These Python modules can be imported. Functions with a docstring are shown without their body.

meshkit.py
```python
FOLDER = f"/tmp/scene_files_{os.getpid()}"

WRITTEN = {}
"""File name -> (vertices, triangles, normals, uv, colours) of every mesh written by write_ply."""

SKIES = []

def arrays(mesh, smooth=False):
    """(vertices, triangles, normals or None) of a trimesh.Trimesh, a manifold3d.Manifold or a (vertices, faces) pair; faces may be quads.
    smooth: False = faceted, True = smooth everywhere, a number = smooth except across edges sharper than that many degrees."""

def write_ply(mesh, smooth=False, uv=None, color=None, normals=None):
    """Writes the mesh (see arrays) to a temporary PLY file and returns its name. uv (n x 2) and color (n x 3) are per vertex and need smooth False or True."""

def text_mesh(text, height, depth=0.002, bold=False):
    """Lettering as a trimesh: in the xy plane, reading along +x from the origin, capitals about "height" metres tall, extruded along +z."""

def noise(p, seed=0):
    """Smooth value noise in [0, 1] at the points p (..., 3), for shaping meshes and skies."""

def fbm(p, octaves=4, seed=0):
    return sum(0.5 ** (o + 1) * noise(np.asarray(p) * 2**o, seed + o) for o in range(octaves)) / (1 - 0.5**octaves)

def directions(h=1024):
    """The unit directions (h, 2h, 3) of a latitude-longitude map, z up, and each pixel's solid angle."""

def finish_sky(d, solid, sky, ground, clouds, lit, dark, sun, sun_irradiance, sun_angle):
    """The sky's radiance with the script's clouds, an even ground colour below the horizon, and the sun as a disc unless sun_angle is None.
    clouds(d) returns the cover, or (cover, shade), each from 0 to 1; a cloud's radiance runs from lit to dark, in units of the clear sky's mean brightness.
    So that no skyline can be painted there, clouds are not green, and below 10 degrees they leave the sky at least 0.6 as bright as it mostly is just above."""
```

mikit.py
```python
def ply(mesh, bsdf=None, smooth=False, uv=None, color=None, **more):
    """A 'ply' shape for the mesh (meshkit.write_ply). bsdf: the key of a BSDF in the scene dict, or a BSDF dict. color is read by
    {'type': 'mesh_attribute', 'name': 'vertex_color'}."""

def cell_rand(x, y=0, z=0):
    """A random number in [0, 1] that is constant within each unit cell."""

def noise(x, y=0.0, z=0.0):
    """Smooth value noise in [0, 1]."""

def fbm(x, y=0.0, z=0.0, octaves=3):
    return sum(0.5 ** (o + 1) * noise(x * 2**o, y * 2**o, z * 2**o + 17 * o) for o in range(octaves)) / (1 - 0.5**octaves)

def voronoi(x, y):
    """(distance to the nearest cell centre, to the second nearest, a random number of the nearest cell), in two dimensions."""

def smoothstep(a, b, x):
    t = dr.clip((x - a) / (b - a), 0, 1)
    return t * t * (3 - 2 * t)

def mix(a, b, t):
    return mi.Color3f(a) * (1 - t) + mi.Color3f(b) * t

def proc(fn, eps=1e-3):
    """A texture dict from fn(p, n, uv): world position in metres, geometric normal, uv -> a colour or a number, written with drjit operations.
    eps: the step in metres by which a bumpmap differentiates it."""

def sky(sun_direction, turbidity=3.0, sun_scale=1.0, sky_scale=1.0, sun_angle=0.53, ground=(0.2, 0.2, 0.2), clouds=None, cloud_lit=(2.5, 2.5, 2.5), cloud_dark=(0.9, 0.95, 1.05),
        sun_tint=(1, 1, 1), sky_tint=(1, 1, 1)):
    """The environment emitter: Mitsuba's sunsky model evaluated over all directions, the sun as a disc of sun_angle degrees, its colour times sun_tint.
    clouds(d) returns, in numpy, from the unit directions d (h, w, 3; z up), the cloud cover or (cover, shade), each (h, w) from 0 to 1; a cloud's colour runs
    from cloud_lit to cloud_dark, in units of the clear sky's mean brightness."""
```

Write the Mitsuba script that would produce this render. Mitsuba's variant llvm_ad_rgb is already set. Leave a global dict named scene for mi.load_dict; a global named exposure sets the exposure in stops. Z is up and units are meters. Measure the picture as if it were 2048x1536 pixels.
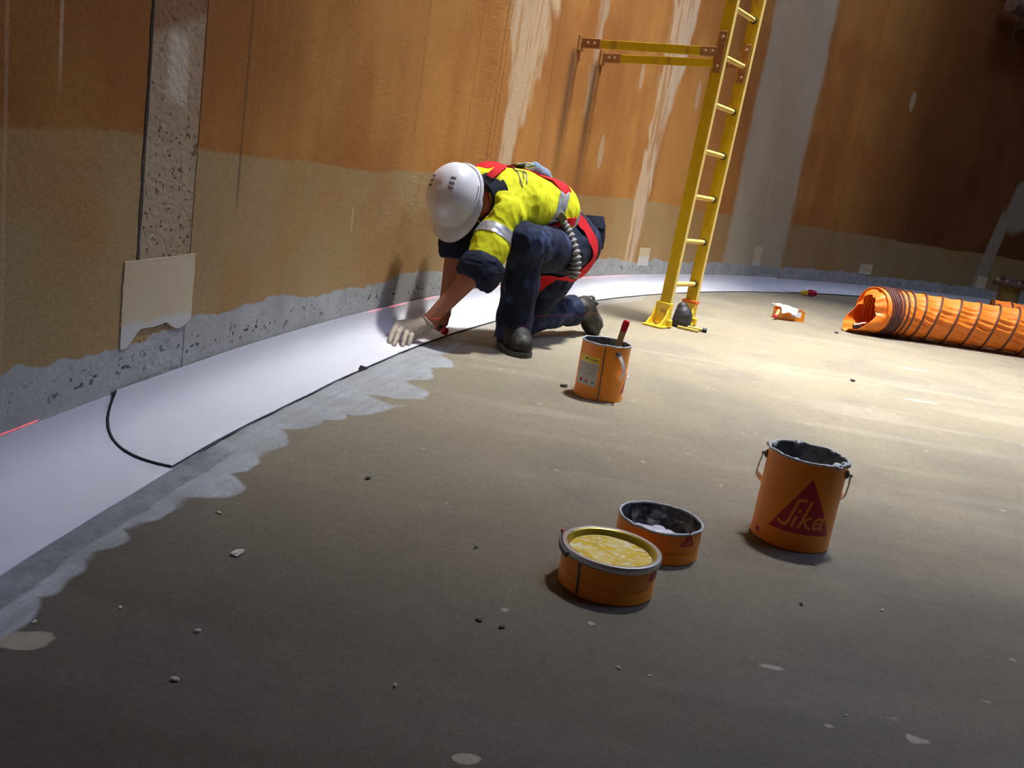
import math
import numpy as np
import trimesh
import drjit as dr
import mitsuba as mi
import mikit, meshkit
import shapely.geometry as sg
import shapely.ops as so
import shapely.affinity as sa
from mikit import proc, noise, fbm, voronoi, smoothstep, mix

T = mi.ScalarTransform4f
rng = np.random.default_rng(11)
scene, labels = {}, {}

# ------------------------------------------------------------------ camera
CAM = np.array([0.0, 0.0, 0.76])
PITCH, ROLL, FPX = 0.2296, 0.1608, 1777.5
_f = np.array([0, math.cos(PITCH), -math.sin(PITCH)])
_u = np.array([0, math.sin(PITCH), math.cos(PITCH)])
_r = np.array([1.0, 0, 0])
_u2 = -math.sin(ROLL) * _r + math.cos(ROLL) * _u
scene['camera'] = {'type': 'perspective', 'fov_axis': 'x', 'fov': math.degrees(2 * math.atan(1024 / FPX)), 'near_clip': 0.05, 'far_clip': 100.0,
                   'to_world': T().look_at(origin=CAM.tolist(), target=(CAM + _f).tolist(), up=_u2.tolist())}
exposure = -0.25
# light: daylight down the roof hatch, plus fill from two added openings (their panes are built with the roof)
SKYLIGHT_A = (900.0, 890.0, 875.0)      # the access hatch beside the ladder
FILL_LIGHT_B = (7.2, 9.0, 15.0)            # larger added opening, unseen, for cool fill light
HATCH_A = (2.05, 5.00, 0.62, 2.45)      # centre x, y, half size, upstand height (tall to narrow the beam)
FILL_LIGHT_C = (16.0, 18.0, 23.0)         # third opening, added unseen to lift the far right wall
FILL_OPENING_B = (4.1, 2.8, 1.3, 0.25)
FILL_OPENING_C = (4.3, 8.3, 0.8, 0.25)
ROOF = 8.0

# ------------------------------------------------------------------ tank geometry
CX, CY, R = 12.606, 0.4258, 13.613


def wp(s, w, z):
    """Point on the tank wall: s metres along the wall, w metres in from it, z up."""
    a = np.asarray(s) / R
    q = R - np.asarray(w)
    return np.stack(np.broadcast_arrays(CX - q * np.cos(a), CY + q * np.sin(a), np.asarray(z, float)), -1)


# ------------------------------------------------------------------ helpers
def nrm(v):
    v = np.asarray(v, float)
    return v / np.maximum(np.linalg.norm(v, axis=-1, keepdims=True), 1e-12)


def key_for(name):
    if name not in scene and name not in labels:
        return name
    i = 1
    while f'{name}_{i:03d}' in scene or f'{name}_{i:03d}' in labels:
        i += 1
    return f'{name}_{i:03d}'


def obj(name, mesh, bsdf, parent=None, smooth=30, label=None, **more):
    k = key_for((parent + '__' if parent else '') + name)
    scene[k] = mikit.ply(mesh, bsdf, smooth=smooth, **more)
    if label:
        labels[k] = {'label': label}
    return k


def thing(name, label, cat, group=None):
    k = key_for(name)
    labels[k] = {'label': label, 'category': cat}
    if group:
        labels[k]['group'] = group
    return k


def tag(k, label, cat, group=None):
    labels[k] = {'label': label, 'category': cat}
    if group:
        labels[k]['group'] = group


def structure(k):
    labels[k] = {**labels.get(k, {}), 'kind': 'structure'}


def cat(ms):
    return trimesh.util.concatenate(ms)


def frame(x, z):
    z = nrm(z); x = nrm(np.asarray(x, float) - np.dot(x, z) * z)
    return np.stack([x, np.cross(z, x), z], 1)


def place(mesh, rot=None, at=(0, 0, 0)):
    m = mesh.copy(); v = m.vertices
    if rot is not None:
        v = v @ np.asarray(rot).T
    m.vertices = v + np.asarray(at)
    return m


def bevel_box(sx, sy, sz, b=0.002):
    """Box with chamfered edges (full sizes)."""
    pts = []
    for ix in (-1, 1):
        for iy in (-1, 1):
            for iz in (-1, 1):
                x, y, z = ix * sx / 2, iy * sy / 2, iz * sz / 2
                pts += [(x - ix * b, y - iy * b, z), (x - ix * b, y, z - iz * b), (x, y - iy * b, z - iz * b)]
    return trimesh.convex.convex_hull(np.array(pts))


def bar(p0, p1, w, t, side, b=0.002):
    """Rectangular bar from p0 to p1; w measured along side, t across."""
    p0, p1 = np.asarray(p0, float), np.asarray(p1, float)
    L = np.linalg.norm(p1 - p0)
    return place(bevel_box(w, t, L, b), frame(side, p1 - p0), (p0 + p1) / 2)


def lathe(profile, n=72, a0=0.0, a1=2 * math.pi):
    """Revolve an open or closed (r, z) profile about z."""
    p = np.asarray(profile, float)
    full = abs(a1 - a0 - 2 * math.pi) < 1e-6
    na = n if full else n + 1
    a = np.linspace(a0, a1, n + 1)[:na]
    v = np.stack([p[None, :, 0] * np.cos(a)[:, None], p[None, :, 0] * np.sin(a)[:, None], np.broadcast_to(p[None, :, 1], (na, len(p)))], -1).reshape(-1, 3)
    m = len(p); f = []
    for i in range(n):
        j = (i + 1) % na
        k = np.arange(m - 1)
        f.append(np.stack([i * m + k, j * m + k, j * m + k + 1], 1)); f.append(np.stack([i * m + k, j * m + k + 1, i * m + k + 1], 1))
    return trimesh.Trimesh(v, np.vstack(f), process=False)


def sweep(path, radius, n=10, closed=False, caps=True):
    """Round tube along a polyline; radius may vary."""
    P = np.asarray(path, float); m = len(P)
    r = np.broadcast_to(np.asarray(radius, float), (m,))
    t = nrm(np.roll(P, -1, 0) - np.roll(P, 1, 0)) if closed else nrm(np.gradient(P, axis=0))
    u = np.cross(t[0], [0, 0, 1.0])
    if np.linalg.norm(u) < 1e-3:
        u = np.cross(t[0], [1.0, 0, 0])
    us = []
    for i in range(m):
        u = nrm(u - np.dot(u, t[i]) * t[i]); us.append(u)
    us = np.array(us); vs = np.cross(t, us)
    a = np.arange(n) * 2 * math.pi / n
    V = (P[:, None] + r[:, None, None] * (np.cos(a)[None, :, None] * us[:, None] + np.sin(a)[None, :, None] * vs[:, None])).reshape(-1, 3)
    F = []
    for i in range(m if closed else m - 1):
        j = (i + 1) % m; k = np.arange(n); k2 = (k + 1) % n
        F.append(np.stack([i * n + k, i * n + k2, j * n + k2], 1)); F.append(np.stack([i * n + k, j * n + k2, j * n + k], 1))
    if caps and not closed:
        V = np.vstack([V, P[:1], P[-1:]]); k = np.arange(n); k2 = (k + 1) % n
        F.append(np.stack([k2, k, k * 0 + m * n], 1)); F.append(np.stack([(m - 1) * n + k, (m - 1) * n + k2, k * 0 + m * n + 1], 1))
    return trimesh.Trimesh(V, np.vstack(F), process=False)


def smooth_path(pts, n=60):
    """Catmull-Rom through the points."""
    P = np.asarray(pts, float)
    P = np.vstack([2 * P[0] - P[1], P, 2 * P[-1] - P[-2]])
    seg = len(P) - 3; out = []
    for q in np.linspace(0, seg - 1e-9, n):
        i = int(q); t = q - i
        a, b, c, d = P[i:i + 4]
        out.append(0.5 * ((2 * b) + (-a + c) * t + (2 * a - 5 * b + 4 * c - d) * t * t + (-a + 3 * b - 3 * c + d) * t ** 3))
    return np.array(out)


def grid_faces(nu, nv, wrap=False):
    f = []
    for i in range(nu if wrap else nu - 1):
        j = (i + 1) % nu; k = np.arange(nv - 1)
        f.append(np.stack([i * nv + k, j * nv + k, j * nv + k + 1], 1)); f.append(np.stack([i * nv + k, j * nv + k + 1, i * nv + k + 1], 1))
    return np.vstack(f)


def shell(V, thick, N=None, wrap=False):
    """A sheet (nu, nv, 3) given thickness along its normals, edges closed."""
    nu, nv = V.shape[:2]
    if N is None:
        du = np.gradient(V, axis=0); dv = np.gradient(V, axis=1); N = nrm(np.cross(du, dv))
    A = (V + N * thick / 2).reshape(-1, 3); B = (V - N * thick / 2).reshape(-1, 3); n = nu * nv
    f = grid_faces(nu, nv, wrap)
    F = [f, f[:, ::-1] + n]

    def rim(idx):
        idx = np.asarray(idx); a, b = idx[:-1], idx[1:]
        F.append(np.stack([a, b, b + n], 1)); F.append(np.stack([a, b + n, a + n], 1))
    rim(np.arange(nu) * nv if not wrap else np.append(np.arange(nu), 0) * nv)
    rim(np.append(np.arange(nu), 0)[::-1] * nv + nv - 1 if wrap else np.arange(nu)[::-1] * nv + nv - 1)
    if not wrap:
        rim(np.arange(nv)[::-1]); rim(np.arange(nv) + (nu - 1) * nv)
    return trimesh.Trimesh(np.vstack([A, B]), np.vstack(F), process=False)


def prism(poly, h):
    ps = list(getattr(poly, 'geoms', [poly]))
    return cat([trimesh.creation.extrude_polygon(q, h, engine='earcut') for q in ps if q.area > 1e-9])


def refine(mesh, length):
    v, f = trimesh.remesh.subdivide_to_size(mesh.vertices, mesh.faces, length, max_iter=12)
    return trimesh.Trimesh(v, f, process=False)


def on_cylinder(poly, c, r, ang0, t=0.0006):
    """Flat print (u, v) wrapped on a can: u along the surface, v up; ang0 in degrees where u = 0."""
    m = refine(prism(poly, t), 0.012)
    a = math.radians(ang0) + m.vertices[:, 0] / r
    q = r + 0.0002 + m.vertices[:, 2]
    m.vertices = np.stack([c[0] + q * np.cos(a), c[1] + q * np.sin(a), m.vertices[:, 1]], 1)
    return m


def stroke(pts, w):
    return sg.LineString(pts).buffer(w / 2, cap_style=2, join_style=1)


# ---- smooth bodies from joints: a distance field of tapering bones, meshed by surface nets
def surface_nets(d, lo, h):
    s = d < 0
    nx, ny, nz = d.shape
    c = [s[i:nx - 1 + i, j:ny - 1 + j, k:nz - 1 + k] for i in (0, 1) for j in (0, 1) for k in (0, 1)]
    cnt = sum(x.astype(np.int8) for x in c)
    act = (cnt > 0) & (cnt < 8)
    idx = np.argwhere(act)
    num = np.full(act.shape, -1, np.int64); num[tuple(idx.T)] = np.arange(len(idx))
    acc = np.zeros((len(idx), 3)); w = np.zeros(len(idx))
    cor = [(i, j, k) for i in (0, 1) for j in (0, 1) for k in (0, 1)]
    for a in cor:
        for ax in range(3):
            if a[ax] == 0:
                b = list(a); b[ax] = 1
                da = d[tuple((idx + a).T)]; db = d[tuple((idx + b).T)]
                m = (da < 0) != (db < 0)
                t = np.where(m, da / np.where(m, da - db, 1), 0)
                p = np.tile(np.array(a, float), (len(idx), 1)); p[:, ax] = t
                acc += np.where(m[:, None], p, 0); w += m
    V = lo + h * (idx + acc / np.maximum(w, 1)[:, None])
    F = []
    for ax in range(3):
        b = [0, 0, 0]; b[ax] = 1
        e = np.argwhere(s[:nx - b[0], :ny - b[1], :nz - b[2]] != s[b[0]:, b[1]:, b[2]:])
        o1, o2 = [(1, 2), (2, 0), (0, 1)][ax]
        e = e[(e[:, o1] > 0) & (e[:, o2] > 0)]
        e = e[(e[:, 0] < nx - 1) & (e[:, 1] < ny - 1) & (e[:, 2] < nz - 1)]
        u = np.zeros(3, int); u[o1] = 1; v = np.zeros(3, int); v[o2] = 1
        q = [num[tuple((e - x).T)] for x in (0 * u, u, u + v, v)]
        fl = s[tuple(e.T)]
        q = np.stack(q, 1); q = q[:, :]
        q = np.where(fl[:, None], q, q[:, ::-1])
        F.append(q[:, [0, 1, 2]]); F.append(q[:, [0, 2, 3]])
    return trimesh.Trimesh(V, np.vstack(F), process=False)


def relax(m, iters):
    from scipy.sparse import coo_matrix, diags
    e = m.faces[:, [0, 1, 1, 2, 2, 0]].reshape(-1, 2); n = len(m.vertices)
    A = coo_matrix((np.ones(2 * len(e)), (np.r_[e[:, 0], e[:, 1]], np.r_[e[:, 1], e[:, 0]])), (n, n)).tocsr()
    A.data[:] = 1
    W = diags(1 / np.maximum(np.asarray(A.sum(1)).ravel(), 1)) @ A
    v = np.array(m.vertices)
    for _ in range(iters):
        for k in (0.5, -0.51):
            v = v + k * (W @ v - v)
    return v


class Body:
    def __init__(self, lo, hi, h):
        self.lo, self.h = np.asarray(lo, float), h
        self.n = np.ceil((np.asarray(hi) - self.lo) / h).astype(int) + 1
        self.d = np.full(self.n, 0.2, np.float32)

    def _win(self, lo, hi, pad):
        a = np.clip(np.floor((lo - pad - self.lo) / self.h).astype(int), 0, self.n - 1)
        b = np.clip(np.ceil((hi + pad - self.lo) / self.h).astype(int) + 1, 1, self.n)
        sl = tuple(slice(i, j) for i, j in zip(a, b))
        g = np.meshgrid(*[self.lo[k] + self.h * np.arange(a[k], b[k]) for k in range(3)], indexing='ij')
        return sl, np.stack(g, -1)

    def _join(self, sl, e, k):
        d = self.d[sl]
        if k <= 0:
            self.d[sl] = np.minimum(d, e); return
        t = np.clip(0.5 + 0.5 * (d - e) / k, 0, 1)
        self.d[sl] = d * (1 - t) + e * t - k * t * (1 - t)

    def bone(self, a, ra, b, rb, k=0.03):
        a, b = np.asarray(a, float), np.asarray(b, float)
        m = max(ra, rb)
        sl, p = self._win(np.minimum(a, b), np.maximum(a, b), m + 3 * k + 0.02)
        ba = b - a
        t = np.clip(((p - a) @ ba) / max(ba @ ba, 1e-9), 0, 1)
        e = np.linalg.norm(p - a - t[..., None] * ba, axis=-1) - (ra + (rb - ra) * t)
        self._join(sl, e.astype(np.float32), k); return self

    def chain(self, pts, rs, k=0.03):
        for i in range(len(pts) - 1):
            self.bone(pts[i], rs[i], pts[i + 1], rs[i + 1], k)
        return self

    def blob(self, c, radii, rot=None, k=0.03, cut=False):
        c, radii = np.asarray(c, float), np.asarray(radii, float)
        sl, p = self._win(c, c, radii.max() + 3 * k + 0.02)
        q = p - c
        if rot is not None:
            q = q @ np.asarray(rot)
        n0 = np.linalg.norm(q / radii, axis=-1); n1 = np.linalg.norm(q / radii ** 2, axis=-1)
        e = (n0 * (n0 - 1) / np.maximum(n1, 1e-6)).astype(np.float32)
        if cut:
            d = self.d[sl]; self.d[sl] = np.maximum(d, -e)
        else:
            self._join(sl, e, k)
        return self

    def cut(self, p0, nrml):
        """Remove everything on the side the normal points to."""
        nrml = nrm(nrml)
        g = [self.lo[k] + self.h * np.arange(self.n[k]) for k in range(3)]
        e = ((g[0] - p0[0]) * nrml[0])[:, None, None] + ((g[1] - p0[1]) * nrml[1])[None, :, None] + ((g[2] - p0[2]) * nrml[2])[None, None, :]
        self.d = np.maximum(self.d, e.astype(np.float32)); return self

    def cut_near(self, c, nrml, rad):
        """The same, only within rad of the point c."""
        c, nrml = np.asarray(c, float), nrm(nrml)
        sl, p = self._win(c, c, rad)
        q = p - c
        e = q @ nrml
        self.d[sl] = np.where(np.linalg.norm(q, axis=-1) < rad, np.maximum(self.d[sl], e), self.d[sl]).astype(np.float32); return self

    def mesh(self, wrinkle=0.0, freq=14.0, stretch=(1, 1, 1), seed=0, iters=6):
        d = self.d.copy()
        for ax in range(3):
            i = [slice(None)] * 3
            i[ax] = 0; d[tuple(i)] = 0.1; i[ax] = -1; d[tuple(i)] = 0.1
        m = surface_nets(d, self.lo, self.h)
        m.vertices = relax(m, iters)
        if wrinkle:
            v = np.array(m.vertices) * np.asarray(stretch) * freq
            a = 1 - np.abs(2 * meshkit.fbm(v, 3, seed) - 1) * 2
            b = meshkit.fbm(v * 0.45, 2, seed + 9) - 0.5
            m.vertices = m.vertices + m.vertex_normals * (wrinkle * (0.55 * (a - 0.5) + 0.9 * b))[:, None]
        return m


def snap(mesh, pts, off):
    """Points moved onto a surface and out along its normals."""
    q, _, t = trimesh.proximity.closest_point(mesh, pts)
    n = mesh.vertex_normals[mesh.faces[t]].mean(1)
    return q + nrm(n) * off, nrm(n)


def ribbon(path, normals, width, thick=0.003):
    P = np.asarray(path); t = nrm(np.gradient(P, axis=0))
    N = nrm(normals - (normals * t).sum(1, keepdims=True) * t)
    S = np.cross(t, N)
    w = np.broadcast_to(np.asarray(width, float), (len(P),))[:, None, None]
    V = P[:, None] + S[:, None] * (np.linspace(-0.5, 0.5, 5)[None, :, None] * w)
    return shell(V, thick, np.broadcast_to(N[:, None], V.shape))


def strap(surface, pts, width, off=0.006, n=40, thick=0.004, free=0.0):
    """Webbing laid over a garment through the given points."""
    P = smooth_path(pts, n)
    q, N = snap(surface, P, off)
    d = q
    for _ in range(4):
        d[1:-1] = 0.5 * d[1:-1] + 0.25 * (d[:-2] + d[2:]); N[1:-1] = 0.5 * N[1:-1] + 0.25 * (N[:-2] + N[2:])
    return ribbon(d + nrm(N) * free, N, width, thick)


def patch(surface, keep, off=0.003):
    """The part of a garment's surface whose triangle centres satisfy keep(points), lifted off it as a second layer."""
    m = surface
    f = m.faces[keep(m.triangles_center)]
    v = m.vertices + m.vertex_normals * off
    out = trimesh.Trimesh(v, f, process=False)
    out.remove_unreferenced_vertices()
    return out


# ------------------------------------------------------------------ materials
def bs(name, d):
    scene[name] = d
    return name


def pr(col, rough=0.6, **k):
    tex = col if isinstance(col, dict) else {'type': 'rgb', 'value': list(col)}
    return {'type': 'twosided', 'bsdf': {'type': 'principled', 'base_color': tex, 'roughness': rough, **k}}


def bumped(inner, fn, scale, eps=1e-3):
    return {'type': 'twosided', 'bsdf': {'type': 'bumpmap', 'arbitrary': {**proc(fn, eps)}, 'scale': scale, 'bsdf': inner['bsdf'] if inner['type'] == 'twosided' else inner}}


def wall_sz(p):
    x = p.x - CX; y = p.y - CY
    return dr.atan2(y, -x) * R, p.z


def bell(x, c, w):
    return dr.exp(-dr.square((x - c) / w))


def box01(x, a, b, e):
    return smoothstep(a - e, a + e, x) * (1 - smoothstep(b - e, b + e, x))


def wall_colour(p, n, uv):
    s, z = wall_sz(p)
    wob = fbm(s * 1.3, 3.0, 0, 3)
    streak = fbm(s * 3.6, z * 0.45, 1.0, 4)
    fine = fbm(s * 55.0, z * 2.2, 2.0, 2)
    mott = fbm(s * 2.6, z * 2.0, 5.0, 4)
    grain = noise(s * 260, z * 260, 3.0)
    c = mix((0.40, 0.160, 0.040), (0.50, 0.230, 0.060), smoothstep(0.3, 0.7, mott))
    c = mix(c, (0.32, 0.130, 0.040), smoothstep(0.45, 0.80, streak) * 0.42)
    c = mix(c, (0.48, 0.30, 0.13), smoothstep(0.60, 0.90, fine) * 0.12)
    c = mix(c, c * mi.Color3f(0.66, 0.60, 0.54), smoothstep(3.2, 1.2, s + 1.2 * (mott - 0.5)))      # near panels darker and warmer, shade painted in against the added fill
    c = mix(c, c * mi.Color3f(0.32, 0.27, 0.27), smoothstep(10.9, 13.2, s + 1.0 * (mott - 0.5)))      # dimness beyond the grey band, painted into the colour
    # old water line
    mark = 0.705 + 0.05 * (wob - 0.5) + 0.012 * (fbm(s * 6, 8.0) - 0.5)
    low = 1 - smoothstep(mark - 0.008, mark + 0.008, z)
    tan = mix((0.33, 0.25, 0.120), (0.40, 0.315, 0.165), mott)
    tan = mix(tan, (0.38, 0.23, 0.085), smoothstep(0.45, 0.70, fbm(s * 3.1, z * 3.0, 9.0, 3)) * 0.75)
    c = mix(c, tan, low * 0.70)
    # grey washed band and pale run marks
    side = fbm(4.0, z * 2.2, 1.0, 3) * 0.10
    band = box01(s + side, 8.98, 10.25, 0.05) * (0.75 + 0.25 * streak)
    c = mix(c, mix((0.45, 0.41, 0.30), (0.55, 0.51, 0.39), mott), band * 0.88)

    def run(c, s0, slope, w, zlo, zhi, col, a):
        cen = s0 + slope * z + 0.10 * (fbm(z * 1.6, s0, 2.0, 4) - 0.5)
        ww = w * (0.40 + 0.85 * smoothstep(zlo, zhi, z)) * (0.35 + 1.3 * fbm(z * 4.5 + s * 5.0, s0 * 3, 1.0, 3))
        m = (1 - smoothstep(ww * 0.6, ww, dr.abs(s - cen) + 0.05 * (fbm(s * 24, z * 6, 4.0, 3) - 0.5))) * smoothstep(zlo - 0.02, zlo + 0.02, z)
        m *= 0.35 + 1.0 * smoothstep(0.25, 0.6, fbm(s * 22, z * 4, s0, 3))
        return mix(c, col, dr.clip(m * a, 0, 1))

    c = run(c, 4.50, 0.14, 0.27, 0.70, 1.75, (0.60, 0.43, 0.26), 0.85)
    c = run(c, 6.98, 0.08, 0.17, 0.20, 2.1, (0.62, 0.44, 0.27), 0.85)
    c = run(c, 7.05, 0.12, 0.10, 0.10, 2.6, (0.60, 0.45, 0.31), 0.8)
    c = run(c, 5.70, 0.02, 0.10, 1.2, 2.3, (0.52, 0.42, 0.30), 0.5)
    # rust runs under the two wall brackets
    for s0 in (5.44, 5.83):
        m = bell(s, s0 - 0.04, 0.055) * (1 - smoothstep(1.50, 1.57, z)) * smoothstep(0.4, 1.3, z)
        c = mix(c, (0.13, 0.062, 0.026), m * 0.9)
    # small pale repairs
    for s0, z0, w, h in ((6.13, 1.0, 0.05, 0.12), (7.75, 1.62, 0.045, 0.12), (6.62, 1.58, 0.04, 0.10), (9.35, 1.95, 0.05, 0.10), (9.92, 1.32, 0.05, 0.12), (9.38, 1.42, 0.05, 0.13), (9.7, 2.55, 0.04, 0.2), (9.63, 1.0, 0.05, 0.2), (12.2, 2.3, 0.06, 0.12), (2.95, 0.5, 0.01, 0.05)):
        e = dr.square((s - s0) / w) + dr.square((z - z0) / h)
        c = mix(c, (0.52, 0.40, 0.27), (1 - smoothstep(0.7, 1.1, e + 0.5 * (fbm(s * 30, z * 14, 1) - 0.5))) * 0.6)
    # the long grey spill on the far right
    e = dr.square((s - 14.95 - 0.05 * z) / 0.30) + dr.square((z - 1.42) / 0.42)
    tail = (1 - smoothstep(0.10, 0.14, dr.abs(s - 14.55 - 0.22 * (z - 0.3)))) * (1 - smoothstep(1.2, 1.4, z))
    c = mix(c, (0.34, 0.29, 0.21), dr.maximum(1 - smoothstep(0.6, 1.1, e + 0.5 * (fbm(s * 8, z * 6, 2.0) - 0.5)), tail) * 0.85)
    # thin scored lines
    for s0, a, zz in ((2.095, 0.6, 0.5), (1.32, -0.5, 0.75), (1.17, -0.25, 0.2), (4.05, 0.35, 0.3), (4.36, 0.6, 0.7), (5.1, 0.45, 0.7), (3.45, 0.3, 0.8), (11.2, 0.4, 0.4)):
        m = (1 - smoothstep(0.003, 0.008, dr.abs(s - s0 - 0.01 * noise(z * 3, s0)))) * smoothstep(zz, zz + 0.1, z) * abs(a)
        c = mix(c, (0.10, 0.055, 0.025) if a > 0 else (0.60, 0.45, 0.28), m)
    # ground-back grey concrete along the foot, with bug holes
    edge = 0.245 + 0.055 * (fbm(s * 4.5, 1.0, 0, 3) - 0.5) + 0.02 * (fbm(s * 22, 4.0, 0, 2) - 0.5)
    foot = 1 - smoothstep(edge - 0.003, edge + 0.004, z)
    g = mix((0.30, 0.305, 0.295), (0.45, 0.46, 0.455), fbm(s * 9, z * 9, 2.0, 4))
    hole = smoothstep(0.66, 0.76, fbm(s * 55, z * 85, 7.0, 3)) * bell(z, 0.178, 0.028)
    g = mix(g, (0.06, 0.06, 0.065), hole)
    c = mix(c, g, foot)
    return c * (0.88 + 0.24 * grain)


def joint_colour(p, n, uv):
    s, z = wall_sz(p)
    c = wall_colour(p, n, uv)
    g = mix((0.32, 0.235, 0.145), (0.50, 0.42, 0.30), fbm(s * 10, z * 1.6, 4.0, 4))
    spots = smoothstep(0.70, 0.80, fbm(s * 95, z * 95, 9.0, 2)) * (0.5 + 0.6 * (1 - smoothstep(0.6, 0.95, z)))
    near = 1 - smoothstep(2.4, 3.4, s)
    g = mix(g, (0.07, 0.055, 0.045), spots * near)
    chip = box01(s, 1.715, 1.80, 0.015) * box01(z + 0.25 * (s - 1.75), 0.80, 0.955, 0.015)
    g = mix(g, (0.62, 0.56, 0.44), chip * near)
    top = smoothstep(0.955, 0.99, z + 0.35 * (1.75 - s))
    g = mix(g, (0.22, 0.10, 0.05), top * near * 0.8)
    edge = 0.245
    return mix(c, g, 0.75 * near * smoothstep(edge, edge + 0.01, z))


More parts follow.
